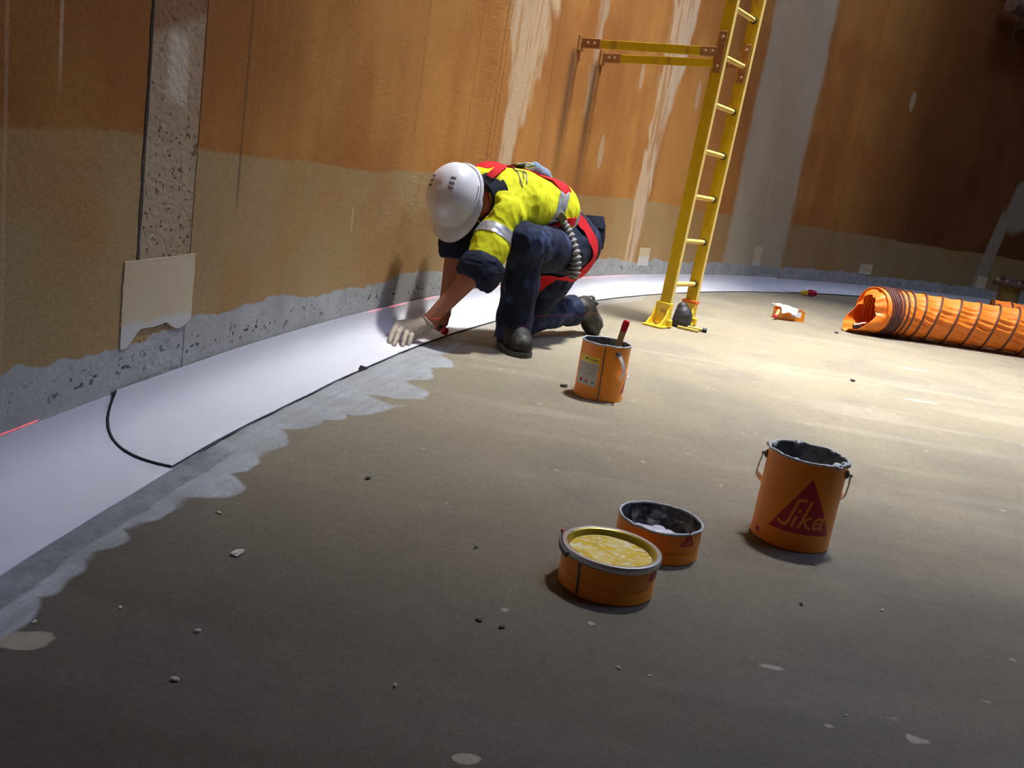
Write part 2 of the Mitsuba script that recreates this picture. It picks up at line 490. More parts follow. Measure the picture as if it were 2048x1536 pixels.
def floor_colour(p, n, uv):
    x, y = p.x, p.y
    big = fbm(x * 0.9, y * 0.9, 1.0, 4)
    mid = fbm(x * 4.5, y * 4.5, 2.0, 3)
    drag = fbm(x * 1.2 + y * 0.3, y * 6.5, 3.0, 3)
    grain = noise(x * 330, y * 330, 1.0); grain2 = noise(x * 120, y * 120, 6.0)
    c = mix((0.255, 0.222, 0.155), (0.345, 0.302, 0.212), big)
    c = mix(c, (0.225, 0.205, 0.170), smoothstep(0.5, 0.75, mid) * 0.45)
    c = mix(c, (0.40, 0.355, 0.27), smoothstep(0.55, 0.8, drag) * 0.4)
    # greyer concrete near the camera, its colour darkened further for the falloff of light
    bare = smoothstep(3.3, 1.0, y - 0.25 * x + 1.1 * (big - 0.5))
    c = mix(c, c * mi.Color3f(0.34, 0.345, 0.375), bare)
    # white scratches and dried splashes
    sp = smoothstep(0.88, 0.93, fbm(x * 19, y * 19, 8.0, 2))
    c = mix(c, (0.46, 0.43, 0.37), sp * 0.5)
    for (x0, y0, a, b, t) in ((-0.637, 1.145, 0.042, 0.026, 0.3), (2.0, 4.3, 0.10, 0.03, 0.1), (2.3, 3.6, 0.16, 0.05, -0.2), (2.4, 5.35, 0.10, 0.03, 0.0), (0.02, 1.04, 0.02, 0.012, 0.2)):
        u = (x - x0) * math.cos(t) + (y - y0) * math.sin(t); v = -(x - x0) * math.sin(t) + (y - y0) * math.cos(t)
        e = dr.square(u / a) + dr.square(v / b) + 0.8 * (fbm(x * 40, y * 40, 3.0, 2) - 0.5)
        c = mix(c, (0.50, 0.44, 0.34), (1 - smoothstep(0.7, 1.1, e)) * 0.7)
    # grey cementitious wash brushed out from the coving in overlapping strokes
    xx = x - CX; yy = y - CY
    s = dr.atan2(yy, -xx) * R; w = R - dr.sqrt(xx * xx + yy * yy)
    lim = 0.30 + 0.16 * (fbm(s * 4.5, w * 2.0, 1.0, 3) - 0.5)
    rag = 0.9 * (fbm(x * 9, y * 9, 2.0, 3) - 0.5)
    m = smoothstep(-0.015, 0.015, lim - w) * (1 - smoothstep(3.0, 4.2, s))
    for s0, w0, a, b in ((0.35, 0.24, 0.22, 0.11), (0.76, 0.23, 0.13, 0.095), (0.93, 0.22, 0.10, 0.105), (1.09, 0.20, 0.085, 0.11), (1.26, 0.21, 0.10, 0.105), (1.43, 0.25, 0.105, 0.15), (1.60, 0.24, 0.12, 0.11), (1.80, 0.235, 0.12, 0.115), (2.02, 0.24, 0.13, 0.11), (2.12, 0.33, 0.06, 0.055), (2.30, 0.25, 0.17, 0.20), (2.55, 0.28, 0.16, 0.22), (2.86, 0.26, 0.19, 0.16), (3.08, 0.26, 0.17, 0.165), (3.5, 0.23, 0.3, 0.08), (4.4, 0.22, 0.5, 0.07), (6.2, 0.23, 0.8, 0.09)):
        e = dr.square((s - s0) / a) + dr.square((w - w0) / b)
        m = dr.maximum(m, 1 - smoothstep(0.86, 1.08, e + rag))
    for s0, w0, t in ((2.27, 0.42, 0.5), (2.33, 0.43, 0.75)):
        u = (s - s0) * math.cos(t) + (w - w0) * math.sin(t); v = -(s - s0) * math.sin(t) + (w - w0) * math.cos(t)
        m = dr.maximum(m, (1 - smoothstep(0.8, 1.1, dr.square(u / 0.09) + dr.square(v / 0.008))) * 0.7)
    brush = fbm(s * 5.0, w * 60.0, 4.0, 3)
    g = mix((0.34, 0.375, 0.40), (0.47, 0.505, 0.53), brush)
    far = 1 - smoothstep(3.2, 4.4, s)
    c = mix(c, g, dr.clip(m * (0.30 + 0.55 * far) * (0.55 + 0.8 * fbm(x * 11, y * 11, 6.0, 3)), 0, 1))
    # darker primer left showing beside the first strip
    pm = (1 - smoothstep(0.262, 0.272, w + 0.02 * (fbm(s * 16, 1.0) - 0.5))) * (1 - smoothstep(1.62, 1.70, s))
    c = mix(c, mix((0.15, 0.165, 0.185), (0.30, 0.32, 0.34), fbm(x * 30, y * 30, 5.0, 3)), pm * 0.9)
    return c * (0.62 + 0.20 * grain + 0.06 * grain2 + 0.10 * fbm(x * 48, y * 48, 2.0, 3))


def fine_bump(p, n, uv):
    return fbm(p.x * 90, p.y * 90, p.z * 90, 2)


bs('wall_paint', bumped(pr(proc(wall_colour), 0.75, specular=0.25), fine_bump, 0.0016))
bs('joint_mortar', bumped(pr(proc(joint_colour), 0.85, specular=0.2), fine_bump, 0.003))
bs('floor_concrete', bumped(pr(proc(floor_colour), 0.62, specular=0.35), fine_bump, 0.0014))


def patch_colour(p, n, uv):
    s, z = wall_sz(p)
    c = mix((0.56, 0.45, 0.27), (0.66, 0.56, 0.39), fbm(s * 9, z * 5, 3.0, 3))
    return mix(c, (0.62, 0.60, 0.55), (1 - smoothstep(0.268, 0.285, z + 0.02 * (fbm(s * 20, 1.0) - 0.5))))


bs('patch_mortar', pr(proc(patch_colour), 0.8, specular=0.2))
bs('roof_concrete', pr((0.22, 0.20, 0.17), 0.9))
bs('membrane', pr(proc(lambda p, n, uv: mix((0.68, 0.69, 0.74), (0.74, 0.75, 0.79), fbm(p.x * 3, p.y * 3, p.z * 3, 3)) * (0.97 + 0.05 * noise(p.x * 400, p.y * 400, p.z * 400))), 0.45, specular=0.4))
bs('black_adhesive_and_gap', pr((0.018, 0.018, 0.022), 0.5))


def can_orange(p, n, uv):
    d = fbm(p.x * 60, p.y * 60, p.z * 30, 3)
    return mix((0.95, 0.315, 0.008), (0.90, 0.27, 0.006), d)


bs('can_orange', pr(proc(can_orange), 0.38, specular=0.5))
bs('can_red', pr((0.42, 0.007, 0.030), 0.4))
bs('can_letter', pr((0.80, 0.30, 0.03), 0.4))
bs('steel', pr((0.55, 0.57, 0.58), 0.35, metallic=0.85))
bs('dark_steel', pr((0.10, 0.105, 0.115), 0.4, metallic=0.6))
bs('grey_paste', bumped(pr(proc(lambda p, n, uv: mix((0.26, 0.28, 0.30), (0.48, 0.50, 0.52), fbm(p.x * 60, p.y * 60, p.z * 60, 3))), 0.5), lambda p, n, uv: fbm(p.x * 120, p.y * 120, p.z * 120, 3), 0.004))
bs('can_inside', pr(proc(lambda p, n, uv: mix((0.12, 0.125, 0.14), (0.30, 0.32, 0.34), smoothstep(0.4, 0.7, fbm(p.x * 30, p.y * 30, p.z * 22, 3)))), 0.4, specular=0.5))
bs('film', pr(proc(lambda p, n, uv: mix((0.03, 0.032, 0.035), (0.20, 0.20, 0.20), smoothstep(0.45, 0.75, fbm(p.x * 40, p.y * 40, p.z * 30, 3)))), 0.15, specular=0.9))
bs('pale_paste', pr((0.52, 0.53, 0.62), 0.35))
bs('white_plastic', pr((0.78, 0.78, 0.76), 0.4))


def lid_colour(p, n, uv):
    scr = smoothstep(0.54, 0.68, fbm(p.x * 70, p.y * 150, 1.0, 4))
    blot = smoothstep(0.50, 0.62, fbm(p.x * 26, p.y * 26, 2.0, 3))
    c = mix((0.56, 0.40, 0.035), (0.62, 0.50, 0.16), blot)
    return mix(c, (0.78, 0.75, 0.58), scr * 0.75)


bs('lid_yellow', pr(proc(lid_colour), 0.35, specular=0.5))
bs('lid_gold', pr((0.38, 0.30, 0.04), 0.3, metallic=0.6))
bs('paper', pr((0.80, 0.80, 0.82), 0.7))
bs('label_grey', pr(proc(lambda p, n, uv: mix((0.50, 0.48, 0.47), (0.60, 0.58, 0.56), noise(p.x * 150, p.y * 150, p.z * 150))), 0.5))
bs('label_yellow', pr((0.80, 0.60, 0.02), 0.45))
bs('ink', pr((0.06, 0.055, 0.06), 0.5))
bs('ink_grey', pr((0.24, 0.23, 0.24), 0.5))
bs('wood', pr(proc(lambda p, n, uv: mix((0.50, 0.28, 0.10), (0.62, 0.40, 0.18), fbm(p.x * 120, p.y * 120, p.z * 16, 3))), 0.45))
bs('red_gloss', pr((0.55, 0.012, 0.03), 0.2, specular=0.6))


def ladder_colour(p, n, uv):
    rust = smoothstep(0.56, 0.80, fbm(p.x * 18, p.y * 18, p.z * 5.0, 3)) * (0.3 + 0.7 * smoothstep(0.6, 1.6, p.z))
    c = mix((0.64, 0.44, 0.008), (0.56, 0.38, 0.006), fbm(p.x * 30, p.y * 30, p.z * 6, 2))
    return mix(c, (0.34, 0.17, 0.03), rust * 0.8)


bs('ladder_yellow', pr(proc(ladder_colour), 0.5, specular=0.22))
bs('rung_yellow', pr((0.72, 0.50, 0.14), 0.45))
bs('foot_yellow', pr(proc(lambda p, n, uv: mix((0.80, 0.58, 0.03), (0.40, 0.18, 0.02), smoothstep(0.55, 0.72, fbm(p.x * 40, p.y * 40, p.z * 30, 3)) * 0.8)), 0.4))
bs('spray_orange', pr((0.85, 0.16, 0.02), 0.5))
bs('rust', pr(proc(lambda p, n, uv: mix((0.22, 0.085, 0.025), (0.42, 0.20, 0.05), fbm(p.x * 60, p.y * 60, p.z * 60, 3))), 0.8))
bs('rust_bolt', pr((0.42, 0.27, 0.17), 0.6))
bs('black_rubber', pr((0.022, 0.022, 0.026), 0.55))
bs('brass', pr((0.55, 0.44, 0.10), 0.35, metallic=0.4))
bs('duct_orange', pr(proc(lambda p, n, uv: mix((0.88, 0.205, 0.016), (0.92, 0.26, 0.028), fbm(p.x * 20, p.y * 20, p.z * 20, 2))), 0.5, spec_trans=0.0, sheen=0.3))
bs('duct_wire', pr((0.10, 0.035, 0.030), 0.5))
bs('grit', pr(proc(lambda p, n, uv: mix((0.36, 0.32, 0.26), (0.60, 0.55, 0.48), noise(p.x * 90, p.y * 90, p.z * 90))), 0.9))
bs('dark_grit', pr((0.06, 0.058, 0.055), 0.9))
bs('dark_iron', pr(proc(lambda p, n, uv: mix((0.07, 0.04, 0.03), (0.15, 0.09, 0.06), fbm(p.x * 20, p.y * 20, p.z * 20, 3))), 0.8))
bs('ochre_post', pr((0.30, 0.20, 0.06), 0.8))

# ------------------------------------------------------------------ floor
nseg = 180
ang = np.linspace(0, 2 * math.pi, nseg, endpoint=False)
disc = sg.Polygon(np.stack([CX + (R + 0.25) * np.cos(ang), CY + (R + 0.25) * np.sin(ang)], 1))
m = prism(disc, 0.2); m.apply_translation([0, 0, -0.2])
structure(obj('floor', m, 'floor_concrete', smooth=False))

# ------------------------------------------------------------------ wall: precast panels with mortared joints between them
structure('wall_round')


def arc_slab(s0, s1, z0, z1, w, depth, ns, nz=2, cham=0.003):
    """Curved slab; its inner face stands w metres in from the wall line, its edges chamfered."""
    ss = np.concatenate([[s0], np.linspace(s0 + cham, s1 - cham, ns), [s1]])
    zz = np.linspace(z0, z1, nz)
    off = np.full(len(ss), w); off[[0, -1]] -= cham
    A = wp(ss[:, None], off[:, None], zz[None]); B = wp(ss[:, None], np.full((len(ss), 1), w - depth), zz[None])
    N = np.zeros_like(A)
    nu, nv = A.shape[:2]; n = nu * nv
    f = grid_faces(nu, nv)
    F = [f[:, ::-1], f + n]

    def rim(idx):
        a, b = idx[:-1], idx[1:]
        F.append(np.stack([a, b, b + n], 1)); F.append(np.stack([a, b + n, a + n], 1))
    rim(np.arange(nu)[::-1] * nv); rim(np.arange(nu) * nv + nv - 1); rim(np.arange(nv)); rim(np.arange(nv)[::-1] + (nu - 1) * nv)
    return trimesh.Trimesh(np.vstack([A.reshape(-1, 3), B.reshape(-1, 3)]), np.vstack(F), process=False)


JOINTS = [1.755 + 2.545 * k for k in range(-1, 7)]
per = 2 * math.pi * R
rest = np.linspace(JOINTS[-1], JOINTS[0] + per, 28)[1:-1]
JOINTS = JOINTS + list(rest)
HW = 0.115
for i, s0 in enumerate(JOINTS):
    s1 = JOINTS[(i + 1) % len(JOINTS)]
    if s1 < s0:
        s1 += per
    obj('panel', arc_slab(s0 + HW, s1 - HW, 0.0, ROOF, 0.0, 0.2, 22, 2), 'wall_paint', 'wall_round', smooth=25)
for s0 in JOINTS:
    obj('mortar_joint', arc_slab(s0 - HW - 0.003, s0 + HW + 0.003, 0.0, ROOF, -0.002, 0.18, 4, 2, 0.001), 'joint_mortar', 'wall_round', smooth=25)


def rough_patch(s0, z0, w, h, seed, drip=0.0, t=0.004):
    """A trowelled repair with a ragged outline, standing a few millimetres proud."""
    r = np.random.default_rng(seed)
    def rag(n, a):
        return a * np.convolve(r.normal(0, 1, n + 4), np.ones(5) / 3, 'valid')
    n = 34; x = np.linspace(-w / 2, w / 2, n); y = np.linspace(-h / 2, h / 2, n)
    top = list(zip(x, h / 2 + rag(n, h * 0.006)))
    rt = list(zip(w / 2 + rag(n, w * 0.007), y[::-1]))[1:-1]
    bt = list(zip(x[::-1], -h / 2 + rag(n, h * 0.01) - drip * (np.clip(np.sin(x[::-1] * 26 + 5.2), 0, 1) + 0.8 * np.clip(1 - (x[::-1] + w * 0.46) / 0.05, 0, 1))))
    lf = list(zip(-w / 2 + rag(n, w * 0.007), y))[1:-1]
    m = refine(prism(sg.Polygon(top + rt + bt + lf).buffer(0.002), t), 0.06)
    v = m.vertices
    m.vertices = wp(s0 + v[:, 0], v[:, 2] - 0.0005, z0 + v[:, 1])
    m.invert()
    return m


for a in ((1.735, 0.345, 0.315, 0.165, 1, 0.022), (7.29, 0.275, 0.20, 0.14, 2, 0.01), (9.665, 0.335, 0.17, 0.19, 3, 0.0), (12.09, 0.315, 0.27, 0.12, 4, 0.0), (14.62, 0.33, 0.20, 0.16, 5, 0.0)):
    obj('mortar_patch', rough_patch(*a), 'patch_mortar', 'wall_round', smooth=False)
# the open crack down the near joint
zz = np.linspace(0.40, 1.25, 60)
cr = np.stack([1.632 + 0.006 * (meshkit.fbm(np.stack([zz * 9, zz * 0, zz * 0], 1), 3) - 0.5), zz], 1)
V = np.stack([wp(cr[:, 0] + d * (0.0035 + 0.003 * meshkit.noise(np.stack([zz * 30, zz * 0 + 5, zz * 0], 1))), 0.0012, cr[:, 1]) for d in (-1, 1)], 1)
obj('crack', shell(V, 0.001), 'black_adhesive_and_gap', 'wall_round')

# ------------------------------------------------------------------ roof with its hatch and two added fill openings
roof = disc
for (x, y, h, up) in (HATCH_A, FILL_OPENING_B, FILL_OPENING_C):
    roof = roof.difference(sg.box(x - h, y - h, x + h, y + h))
m = prism(roof, 0.2); m.apply_translation([0, 0, ROOF])
structure(obj('ceiling', m, 'roof_concrete', smooth=False))
for (x, y, h, up) in (HATCH_A, FILL_OPENING_B, FILL_OPENING_C):
    ring = sg.box(x - h - 0.1, y - h - 0.1, x + h + 0.1, y + h + 0.1).difference(sg.box(x - h, y - h, x + h, y + h))
    m = prism(ring, up); m.apply_translation([0, 0, ROOF + 0.2])
    obj('added_upstand', m, 'roof_concrete', 'ceiling', smooth=False)  # unseen upstands; the hatch one is shaped to narrow its beam
for (x, y, h, up), L in ((HATCH_A, SKYLIGHT_A), (FILL_OPENING_B, FILL_LIGHT_B), (FILL_OPENING_C, FILL_LIGHT_C)):
    v = np.array([[x - h, y - h, 0], [x - h, y + h, 0], [x + h, y + h, 0], [x + h, y - h, 0.0]]); v[:, 2] = ROOF + 0.2 + up
    k = obj('sky_and_fill_pane', trimesh.Trimesh(v, [[0, 1, 2], [0, 2, 3]], process=False), 'white_plastic', 'ceiling', smooth=False)
    scene[k]['emitter'] = {'type': 'area', 'radiance': {'type': 'rgb', 'value': list(L)}}  # glowing panes: sky over the hatch, added fill at the other two

# ------------------------------------------------------------------ white membrane coving
HT, WB = 0.127, 0.20


def cove_z(w):
    return HT * (1 - np.sqrt(np.clip(1 - ((WB - w) / WB) ** 2, 0, 1))) if w < WB else 0.0


def cove_sheet(s0, s1, ht, wb, lift, seed, thick=0.002, ns=None):
    ns = ns or max(8, int((s1 - s0) / 0.035))
    ss = np.linspace(s0, s1, ns); t = np.linspace(0, math.pi / 2, 22)
    edge = 0.008 * (meshkit.fbm(np.stack([ss * 2.2, ss * 0 + seed, ss * 0], 1), 4) - 0.5)
    sq = 0.72                                        # squarer than a circle: the sheet hugs wall and floor
    W = wb * (1 - np.sin(t) ** sq)[None] + 0 * ss[:, None]
    Z = ht * (1 - np.cos(t) ** sq)[None] + 0 * ss[:, None]
    skew = -0.085 * (np.cos(t) ** sq)[None] * np.exp(-np.abs(ss[:, None] - 1.565) / 0.35)      # the near lap is cut at a slant
    W = W + (np.cos(t) ** 4)[None] * edge[:, None] * 1.6
    Z = Z + (np.sin(t) ** 6)[None] * edge[:, None] * 0.3
    # gentle waviness of a hand-laid sheet
    bump = 0.006 * (meshkit.fbm(np.stack(np.broadcast_arrays(ss[:, None] * 2.6, t[None] * 0.9, seed * 1.0), -1), 2) - 0.5) * np.sin(2 * t)[None]
    nw, nz = np.sin(t)[None] * ht, np.cos(t)[None] * wb
    nl = np.sqrt(nw ** 2 + nz ** 2)
    W = W + (lift + bump) * nw / nl + 0.0015; Z = Z + (lift + bump) * nz / nl + 0.0015
    V = wp(ss[:, None] + skew, W, Z)
    return shell(V, thick), V


def seam(V, r):
    return sweep(V, r, 6)


S_A, S_B, S_C = 1.565, 10.2, 17.5
m0, V0 = cove_sheet(-2.2, S_A - 0.004, HT - 0.009, WB + 0.004, 0.0, 1)
m1, V1 = cove_sheet(S_A, S_B - 0.004, HT, WB, 0.0045, 2)
m2, V2 = cove_sheet(S_B, S_C, HT - 0.01, WB, 0.009, 3)
for mm, lab in ((m0, 'white membrane coving strip in the near left corner, before the curved black lap joint'), (m1, 'long white membrane coving strip from the black lap joint past the worker to the ladder'), (m2, 'shadowed white membrane coving strip at the far right behind the orange duct')):
    k = obj('membrane_strip', mm, 'membrane', smooth=40)
    tag(k, lab, 'coving strip')
obj('lap_edge', sweep(V1[0] + 0.0, 0.0023, 8), 'black_adhesive_and_gap', 'membrane_strip_001', label='black adhesive edge of the lap joint')
q = smooth_path([wp(1.555, 0.004, 0.127), wp(1.555, 0.004, 0.118)], 6)
obj('lap_tab', bar(q[0], q[-1], 0.010, 0.004, q[0] - q[-1] + [0, 1, 0]), 'black_adhesive_and_gap', 'membrane_strip_001', label='black stub at the top of the lap joint')
# dark bead along the toe: adhesive, with the shadow of the gap drawn in
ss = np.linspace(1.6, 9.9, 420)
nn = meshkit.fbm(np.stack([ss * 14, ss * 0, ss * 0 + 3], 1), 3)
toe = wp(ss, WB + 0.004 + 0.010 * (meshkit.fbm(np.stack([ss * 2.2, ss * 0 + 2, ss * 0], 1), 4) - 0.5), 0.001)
obj('toe_bead_shadow', sweep(toe, 0.0003 + 0.0024 * np.clip(nn - 0.44, 0, 1) * 2, 6), 'black_adhesive_and_gap', 'membrane_strip_001', label='ragged dark line along the toe, adhesive and painted gap shadow')
c = wp(2.73, 0.195, 0.0)
tri = trimesh.convex.convex_hull(np.array([wp(2.675, 0.206, 0.001), wp(2.76, 0.210, 0.001), wp(2.715, 0.197, 0.019), wp(2.69, 0.200, 0.010), wp(2.755, 0.204, 0.006)]))
obj('raised_toe', tri, 'black_adhesive_and_gap', 'membrane_strip_001', label='black gap where the toe has lifted')
# ------------------------------------------------------------------ paint cans


def can(k, c, r, h, beads=(), lid=False, rimw=0.0035, rim='grey_paste', inside='can_inside', bottom=0.012, seed=0):
    """Open sheet-metal can: skin, lining, rolled rim and bottom seam."""
    prof = [(0.0, 0.0022), (r - 0.004, 0.002), (r - 0.0012, 0.0), (r + 0.0008, 0.002), (r + 0.0008, 0.006), (r, 0.008)]
    for z, d in beads:
        prof += [(r, z - 0.006), (r - d, z - 0.0015), (r - d, z + 0.0015), (r, z + 0.006)]
    prof += [(r, h)]
    body = lathe(prof, 96); body.apply_translation([c[0], c[1], 0])
    obj('body', body, 'can_orange', k, smooth=40)
    inn = lathe([(r - 0.0032, h), (r - 0.0032, bottom), (r - 0.010, bottom - 0.004), (0.0, bottom - 0.004)], 96); inn.apply_translation([c[0], c[1], 0])
    obj('inside', inn, inside, k, smooth=40, label='grey smeared inside of the can')
    a = np.linspace(0, 2 * math.pi, 160, endpoint=False)
    g = meshkit.fbm(np.stack([np.cos(a) * 3 + seed, np.sin(a) * 3, a * 0], 1), 4) - 0.5
    g2 = meshkit.noise(np.stack([np.cos(a) * 9 + seed, np.sin(a) * 9, a * 0], 1))
    rad = rimw * (0.75 + 0.5 * g2) if rim == 'grey_paste' else rimw + 0 * a
    P = np.stack([c[0] + (r - 0.001) * np.cos(a), c[1] + (r - 0.001) * np.sin(a), h + (0.006 * g * (rim == 'grey_paste'))], 1)
    obj('rim', sweep(P, rad, 10, closed=True), rim, k, smooth=True, label='grey paste-crusted rim' if rim == 'grey_paste' else 'grey steel rim')


def vertical_seam(k, c, r, h, ang_t, ang_b):
    P = np.array([[c[0] + (r + 0.0006) * math.cos(a), c[1] + (r + 0.0006) * math.sin(a), z] for a, z in zip(np.radians(np.linspace(ang_b, ang_t, 12)), np.linspace(0.004, h - 0.004, 12))])
    a = math.radians((ang_t + ang_b) / 2); rad = np.array([math.cos(a), math.sin(a), 0]); tan = np.array([-math.sin(a), math.cos(a), 0])
    V = P[:, None] + tan * np.linspace(-0.0022, 0.0022, 3)[None, :, None]
    obj('seam', shell(V, 0.0012, np.broadcast_to(rad, V.shape)), 'dark_steel', k, label='dark vertical side seam')


def logo(k, c, r, ang, s, letters=True):
    """The red triangle with the maker's name, printed on the can."""
    t = sg.Polygon([(-0.0775, 0.0455), (0.0775, 0.0455), (0.001, 0.184)])
    f = lambda g: sa.scale(g, s, s, origin=(0, 0.045))
    obj('logo_triangle', on_cylinder(f(t), c, r, ang, 0.0005), 'can_red', k, smooth=40, label='red triangle logo')
    if not letters:
        return
    w = 0.0068
    S = stroke([(-0.059, 0.070), (-0.047, 0.0625), (-0.0385, 0.0625), (-0.0335, 0.070), (-0.0195, 0.124), (-0.014, 0.1295), (0.0, 0.1295)], w)
    i = stroke([(-0.0235, 0.0600), (-0.0165, 0.0880)], w)
    dot = sg.Point(-0.0125, 0.1020).buffer(0.0042)
    K = so.unary_union([stroke([(-0.0075, 0.0600), (0.0115, 0.1310)], w), stroke([(-0.003, 0.0765), (0.0185, 0.0905)], w * 0.8), stroke([(0.002, 0.0800), (0.0125, 0.0635), (0.0200, 0.0630)], w * 0.8)])
    A = so.unary_union([stroke([(0.0500, 0.0880), (0.0345, 0.0880), (0.0285, 0.0820), (0.0262, 0.0690), (0.0295, 0.0635), (0.0390, 0.0635), (0.0450, 0.0690)], w * 0.85),
                        stroke([(0.0520, 0.0900), (0.0455, 0.0650), (0.0500, 0.0625), (0.0535, 0.0630)], w * 0.85), stroke([(0.0300, 0.0765), (0.0470, 0.0765)], w * 0.6)])
    for g in (S, i.union(dot), K, A):
        obj('logo_letter', on_cylinder(f(g), c, r + 0.0004, ang, 0.0005), 'can_letter', k, smooth=40, label='orange letter of the logo')


def bail_ear(k, c, r, ang, z):
    a = math.radians(ang); o = np.array([math.cos(a), math.sin(a), 0]); p = np.array([c[0], c[1], z]) + o * r
    e = lathe([(0, 0), (0.010, 0), (0.011, 0.002), (0.007, 0.006), (0.004, 0.007), (0.004, 0.014), (0, 0.014)], 20)
    obj('ear', place(e, frame([0, 0, 1], o), p), 'dark_steel', k, label='dark handle ear')
    return p + o * 0.010


# --- tall open can in front, its red triangle towards the camera
c, r, h = (0.738, 2.086), 0.094, 0.221
k = thing('paint_can', 'tall orange open can with a large red triangle logo, nearest the right side', 'can')
can(k, c, r, h, seed=3, bottom=0.05)
logo(k, c, r, -109.5 + 13.8, 1.0)
ea = bail_ear(k, c, r, -109.5 - 88, 0.196); eb = bail_ear(k, c, r, -109.5 + 80, 0.196)
# its white handle has dropped behind the can
mid = np.array([c[0], c[1], 0.0]) + 0.118 * nrm(np.array([c[0], c[1], 0])) * 1.0
P = smooth_path([ea, ea + [-0.003, 0.004, -0.030], ea + [0.004, 0.022, -0.062], (ea + mid) / 2 * [1, 1, 0] + [-0.005, 0.040, 0.090], mid + [0, 0.020, 0.075], (eb + mid) / 2 * [1, 1, 0] + [0.012, 0.035, 0.090], eb + [0.0, 0.020, -0.062], eb + [0.002, 0.003, -0.030], eb], 70)
N = nrm(P - np.array([c[0], c[1], 0]) * 1.0 - np.array([0, 0, 1.0]) * P[:, 2:3])
obj('handle', ribbon(P, N, 0.012, 0.003), 'white_plastic', k, label='white plastic handle hanging behind')
rr = np.random.default_rng(5)
for j in range(9):                       # paste blobs along the rim
    a = math.radians(rr.uniform(0, 360) if j > 4 else rr.uniform(-70, 130))
    s = trimesh.creation.icosphere(2, rr.uniform(0.004, 0.009)); v = np.array(s.vertices)
    s.vertices = v * (0.7 + 0.7 * meshkit.noise(v * 300 + j)[:, None]) * [1.3, 1.3, 0.8] + [c[0] + (r - 0.004) * math.cos(a), c[1] + (r - 0.004) * math.sin(a), h - 0.001]
    obj('paste_blob', s, 'grey_paste', k, smooth=True)
u = on_cylinder(sg.box(-0.010, 0.016, 0.006, 0.026), c, r, -109.5 - 52, 0.0003)
obj('print_mark', u, 'can_red', k, label='small dark print mark near the bottom')

# --- tall can with the brush standing in it
c, r, h = (0.327, 3.286), 0.092, 0.210
k = thing('paint_can', 'tall orange open can with a printed label and a brush standing in it', 'can')
can(k, c, r, h, seed=8, bottom=0.012)
vertical_seam(k, c, r, h, -95.7 - 1.2, -95.7 + 2.0)
th0 = -95.7
L0, L1 = math.radians(-68) * r, math.radians(-8) * r
obj('label_sheet', on_cylinder(sg.box(L0, 0.050, L1, 0.137), c, r, th0, 0.0004), 'label_grey', k, smooth=40, label='grey paper label with small print')
obj('label_band', on_cylinder(sg.box(L0, 0.137, L1, 0.160), c, r, th0, 0.0004), 'label_yellow', k, smooth=40, label='yellow band across the top of the label')
lines = []
rr = np.random.default_rng(3)
for z in np.arange(0.088, 0.133, 0.0048):
    x = L0 + 0.004 + rr.uniform(0, 0.008)
    while x < L1 - 0.010:
        w = rr.uniform(0.004, 0.012); lines.append(sg.box(x, z, min(x + w, L1 - 0.004), z + 0.0016)); x += w + 0.002
obj('label_print', on_cylinder(so.unary_union(lines), c, r + 0.0004, th0, 0.0003), 'ink_grey', k, smooth=40, label='rows of small print')
obj('label_print', on_cylinder(so.unary_union([sg.box(L0 + 0.036, 0.146, L0 + 0.049, 0.153), sg.box(L0 + 0.056, 0.148, L1 - 0.004, 0.1505), sg.box(L0 + 0.060, 0.143, L1 - 0.008, 0.1450)]), c, r + 0.0004, th0, 0.0003), 'ink', k, smooth=40)
q = lambda x, z, s: sg.Polygon([(x - s, z), (x, z - s), (x + s, z), (x, z + s)])
obj('hazard_mark', on_cylinder(sg.box(L0 + 0.022, 0.060, L0 + 0.034, 0.074), c, r + 0.0004, th0, 0.0003), 'can_red', k, smooth=40, label='red square mark')
d = q(L0 + 0.056, 0.066, 0.0085)
obj('hazard_mark', on_cylinder(d.difference(d.buffer(-0.0018)).union(sg.box(L0 + 0.054, 0.062, L0 + 0.058, 0.070)), c, r + 0.0004, th0, 0.0003), 'red_gloss', k, smooth=40, label='red outlined hazard diamond')
obj('hazard_mark', on_cylinder(sg.Polygon([(L1 - 0.022, 0.061), (L1 - 0.006, 0.061), (L1 - 0.014, 0.072)]), c, r + 0.0004, th0, 0.0003), 'ink_grey', k, smooth=40, label='grey triangle mark')
obj('logo_triangle', on_cylinder(sa.translate(sa.scale(sg.Polygon([(-0.0775, 0.0455), (0.0775, 0.0455), (0.001, 0.184)]), 0.5, 0.5, origin=(0, 0.045)), 0, -0.012), c, r, th0 + 84, 0.0004), 'can_red', k, smooth=40, label='red triangle logo at the can edge')
ea = bail_ear(k, c, r, th0 + 31, 0.184); eb = bail_ear(k, c, r, th0 + 211, 0.184)
o1 = nrm(ea - [c[0], c[1], 0.184]); sd = np.array([-o1[1], o1[0], 0])
front = np.array([c[0], c[1], 0]) + sd * (r + 0.006)
P = smooth_path([ea, ea + [0.016, -0.005, -0.028], ea + [0.027, 0.000, -0.060], ea * [1, 1, 0] + [0.026, 0.040, 0.085], front + [0.02, 0.02, 0.075], (front + eb) / 2 * [1, 1, 0] + [0.02, 0.035, 0.080], eb + [-0.02, 0.01, -0.05], eb], 70)
N = nrm((P - np.array([c[0], c[1], 0])) * [1, 1, 0])
wd = np.interp(np.linspace(0, 1, 70), [0, 0.1, 0.3, 0.42, 1], [0.013, 0.012, 0.014, 0.019, 0.010])
obj('handle', ribbon(P, N, wd, 0.0035), 'white_plastic', k, label='white plastic handle hanging at the right')

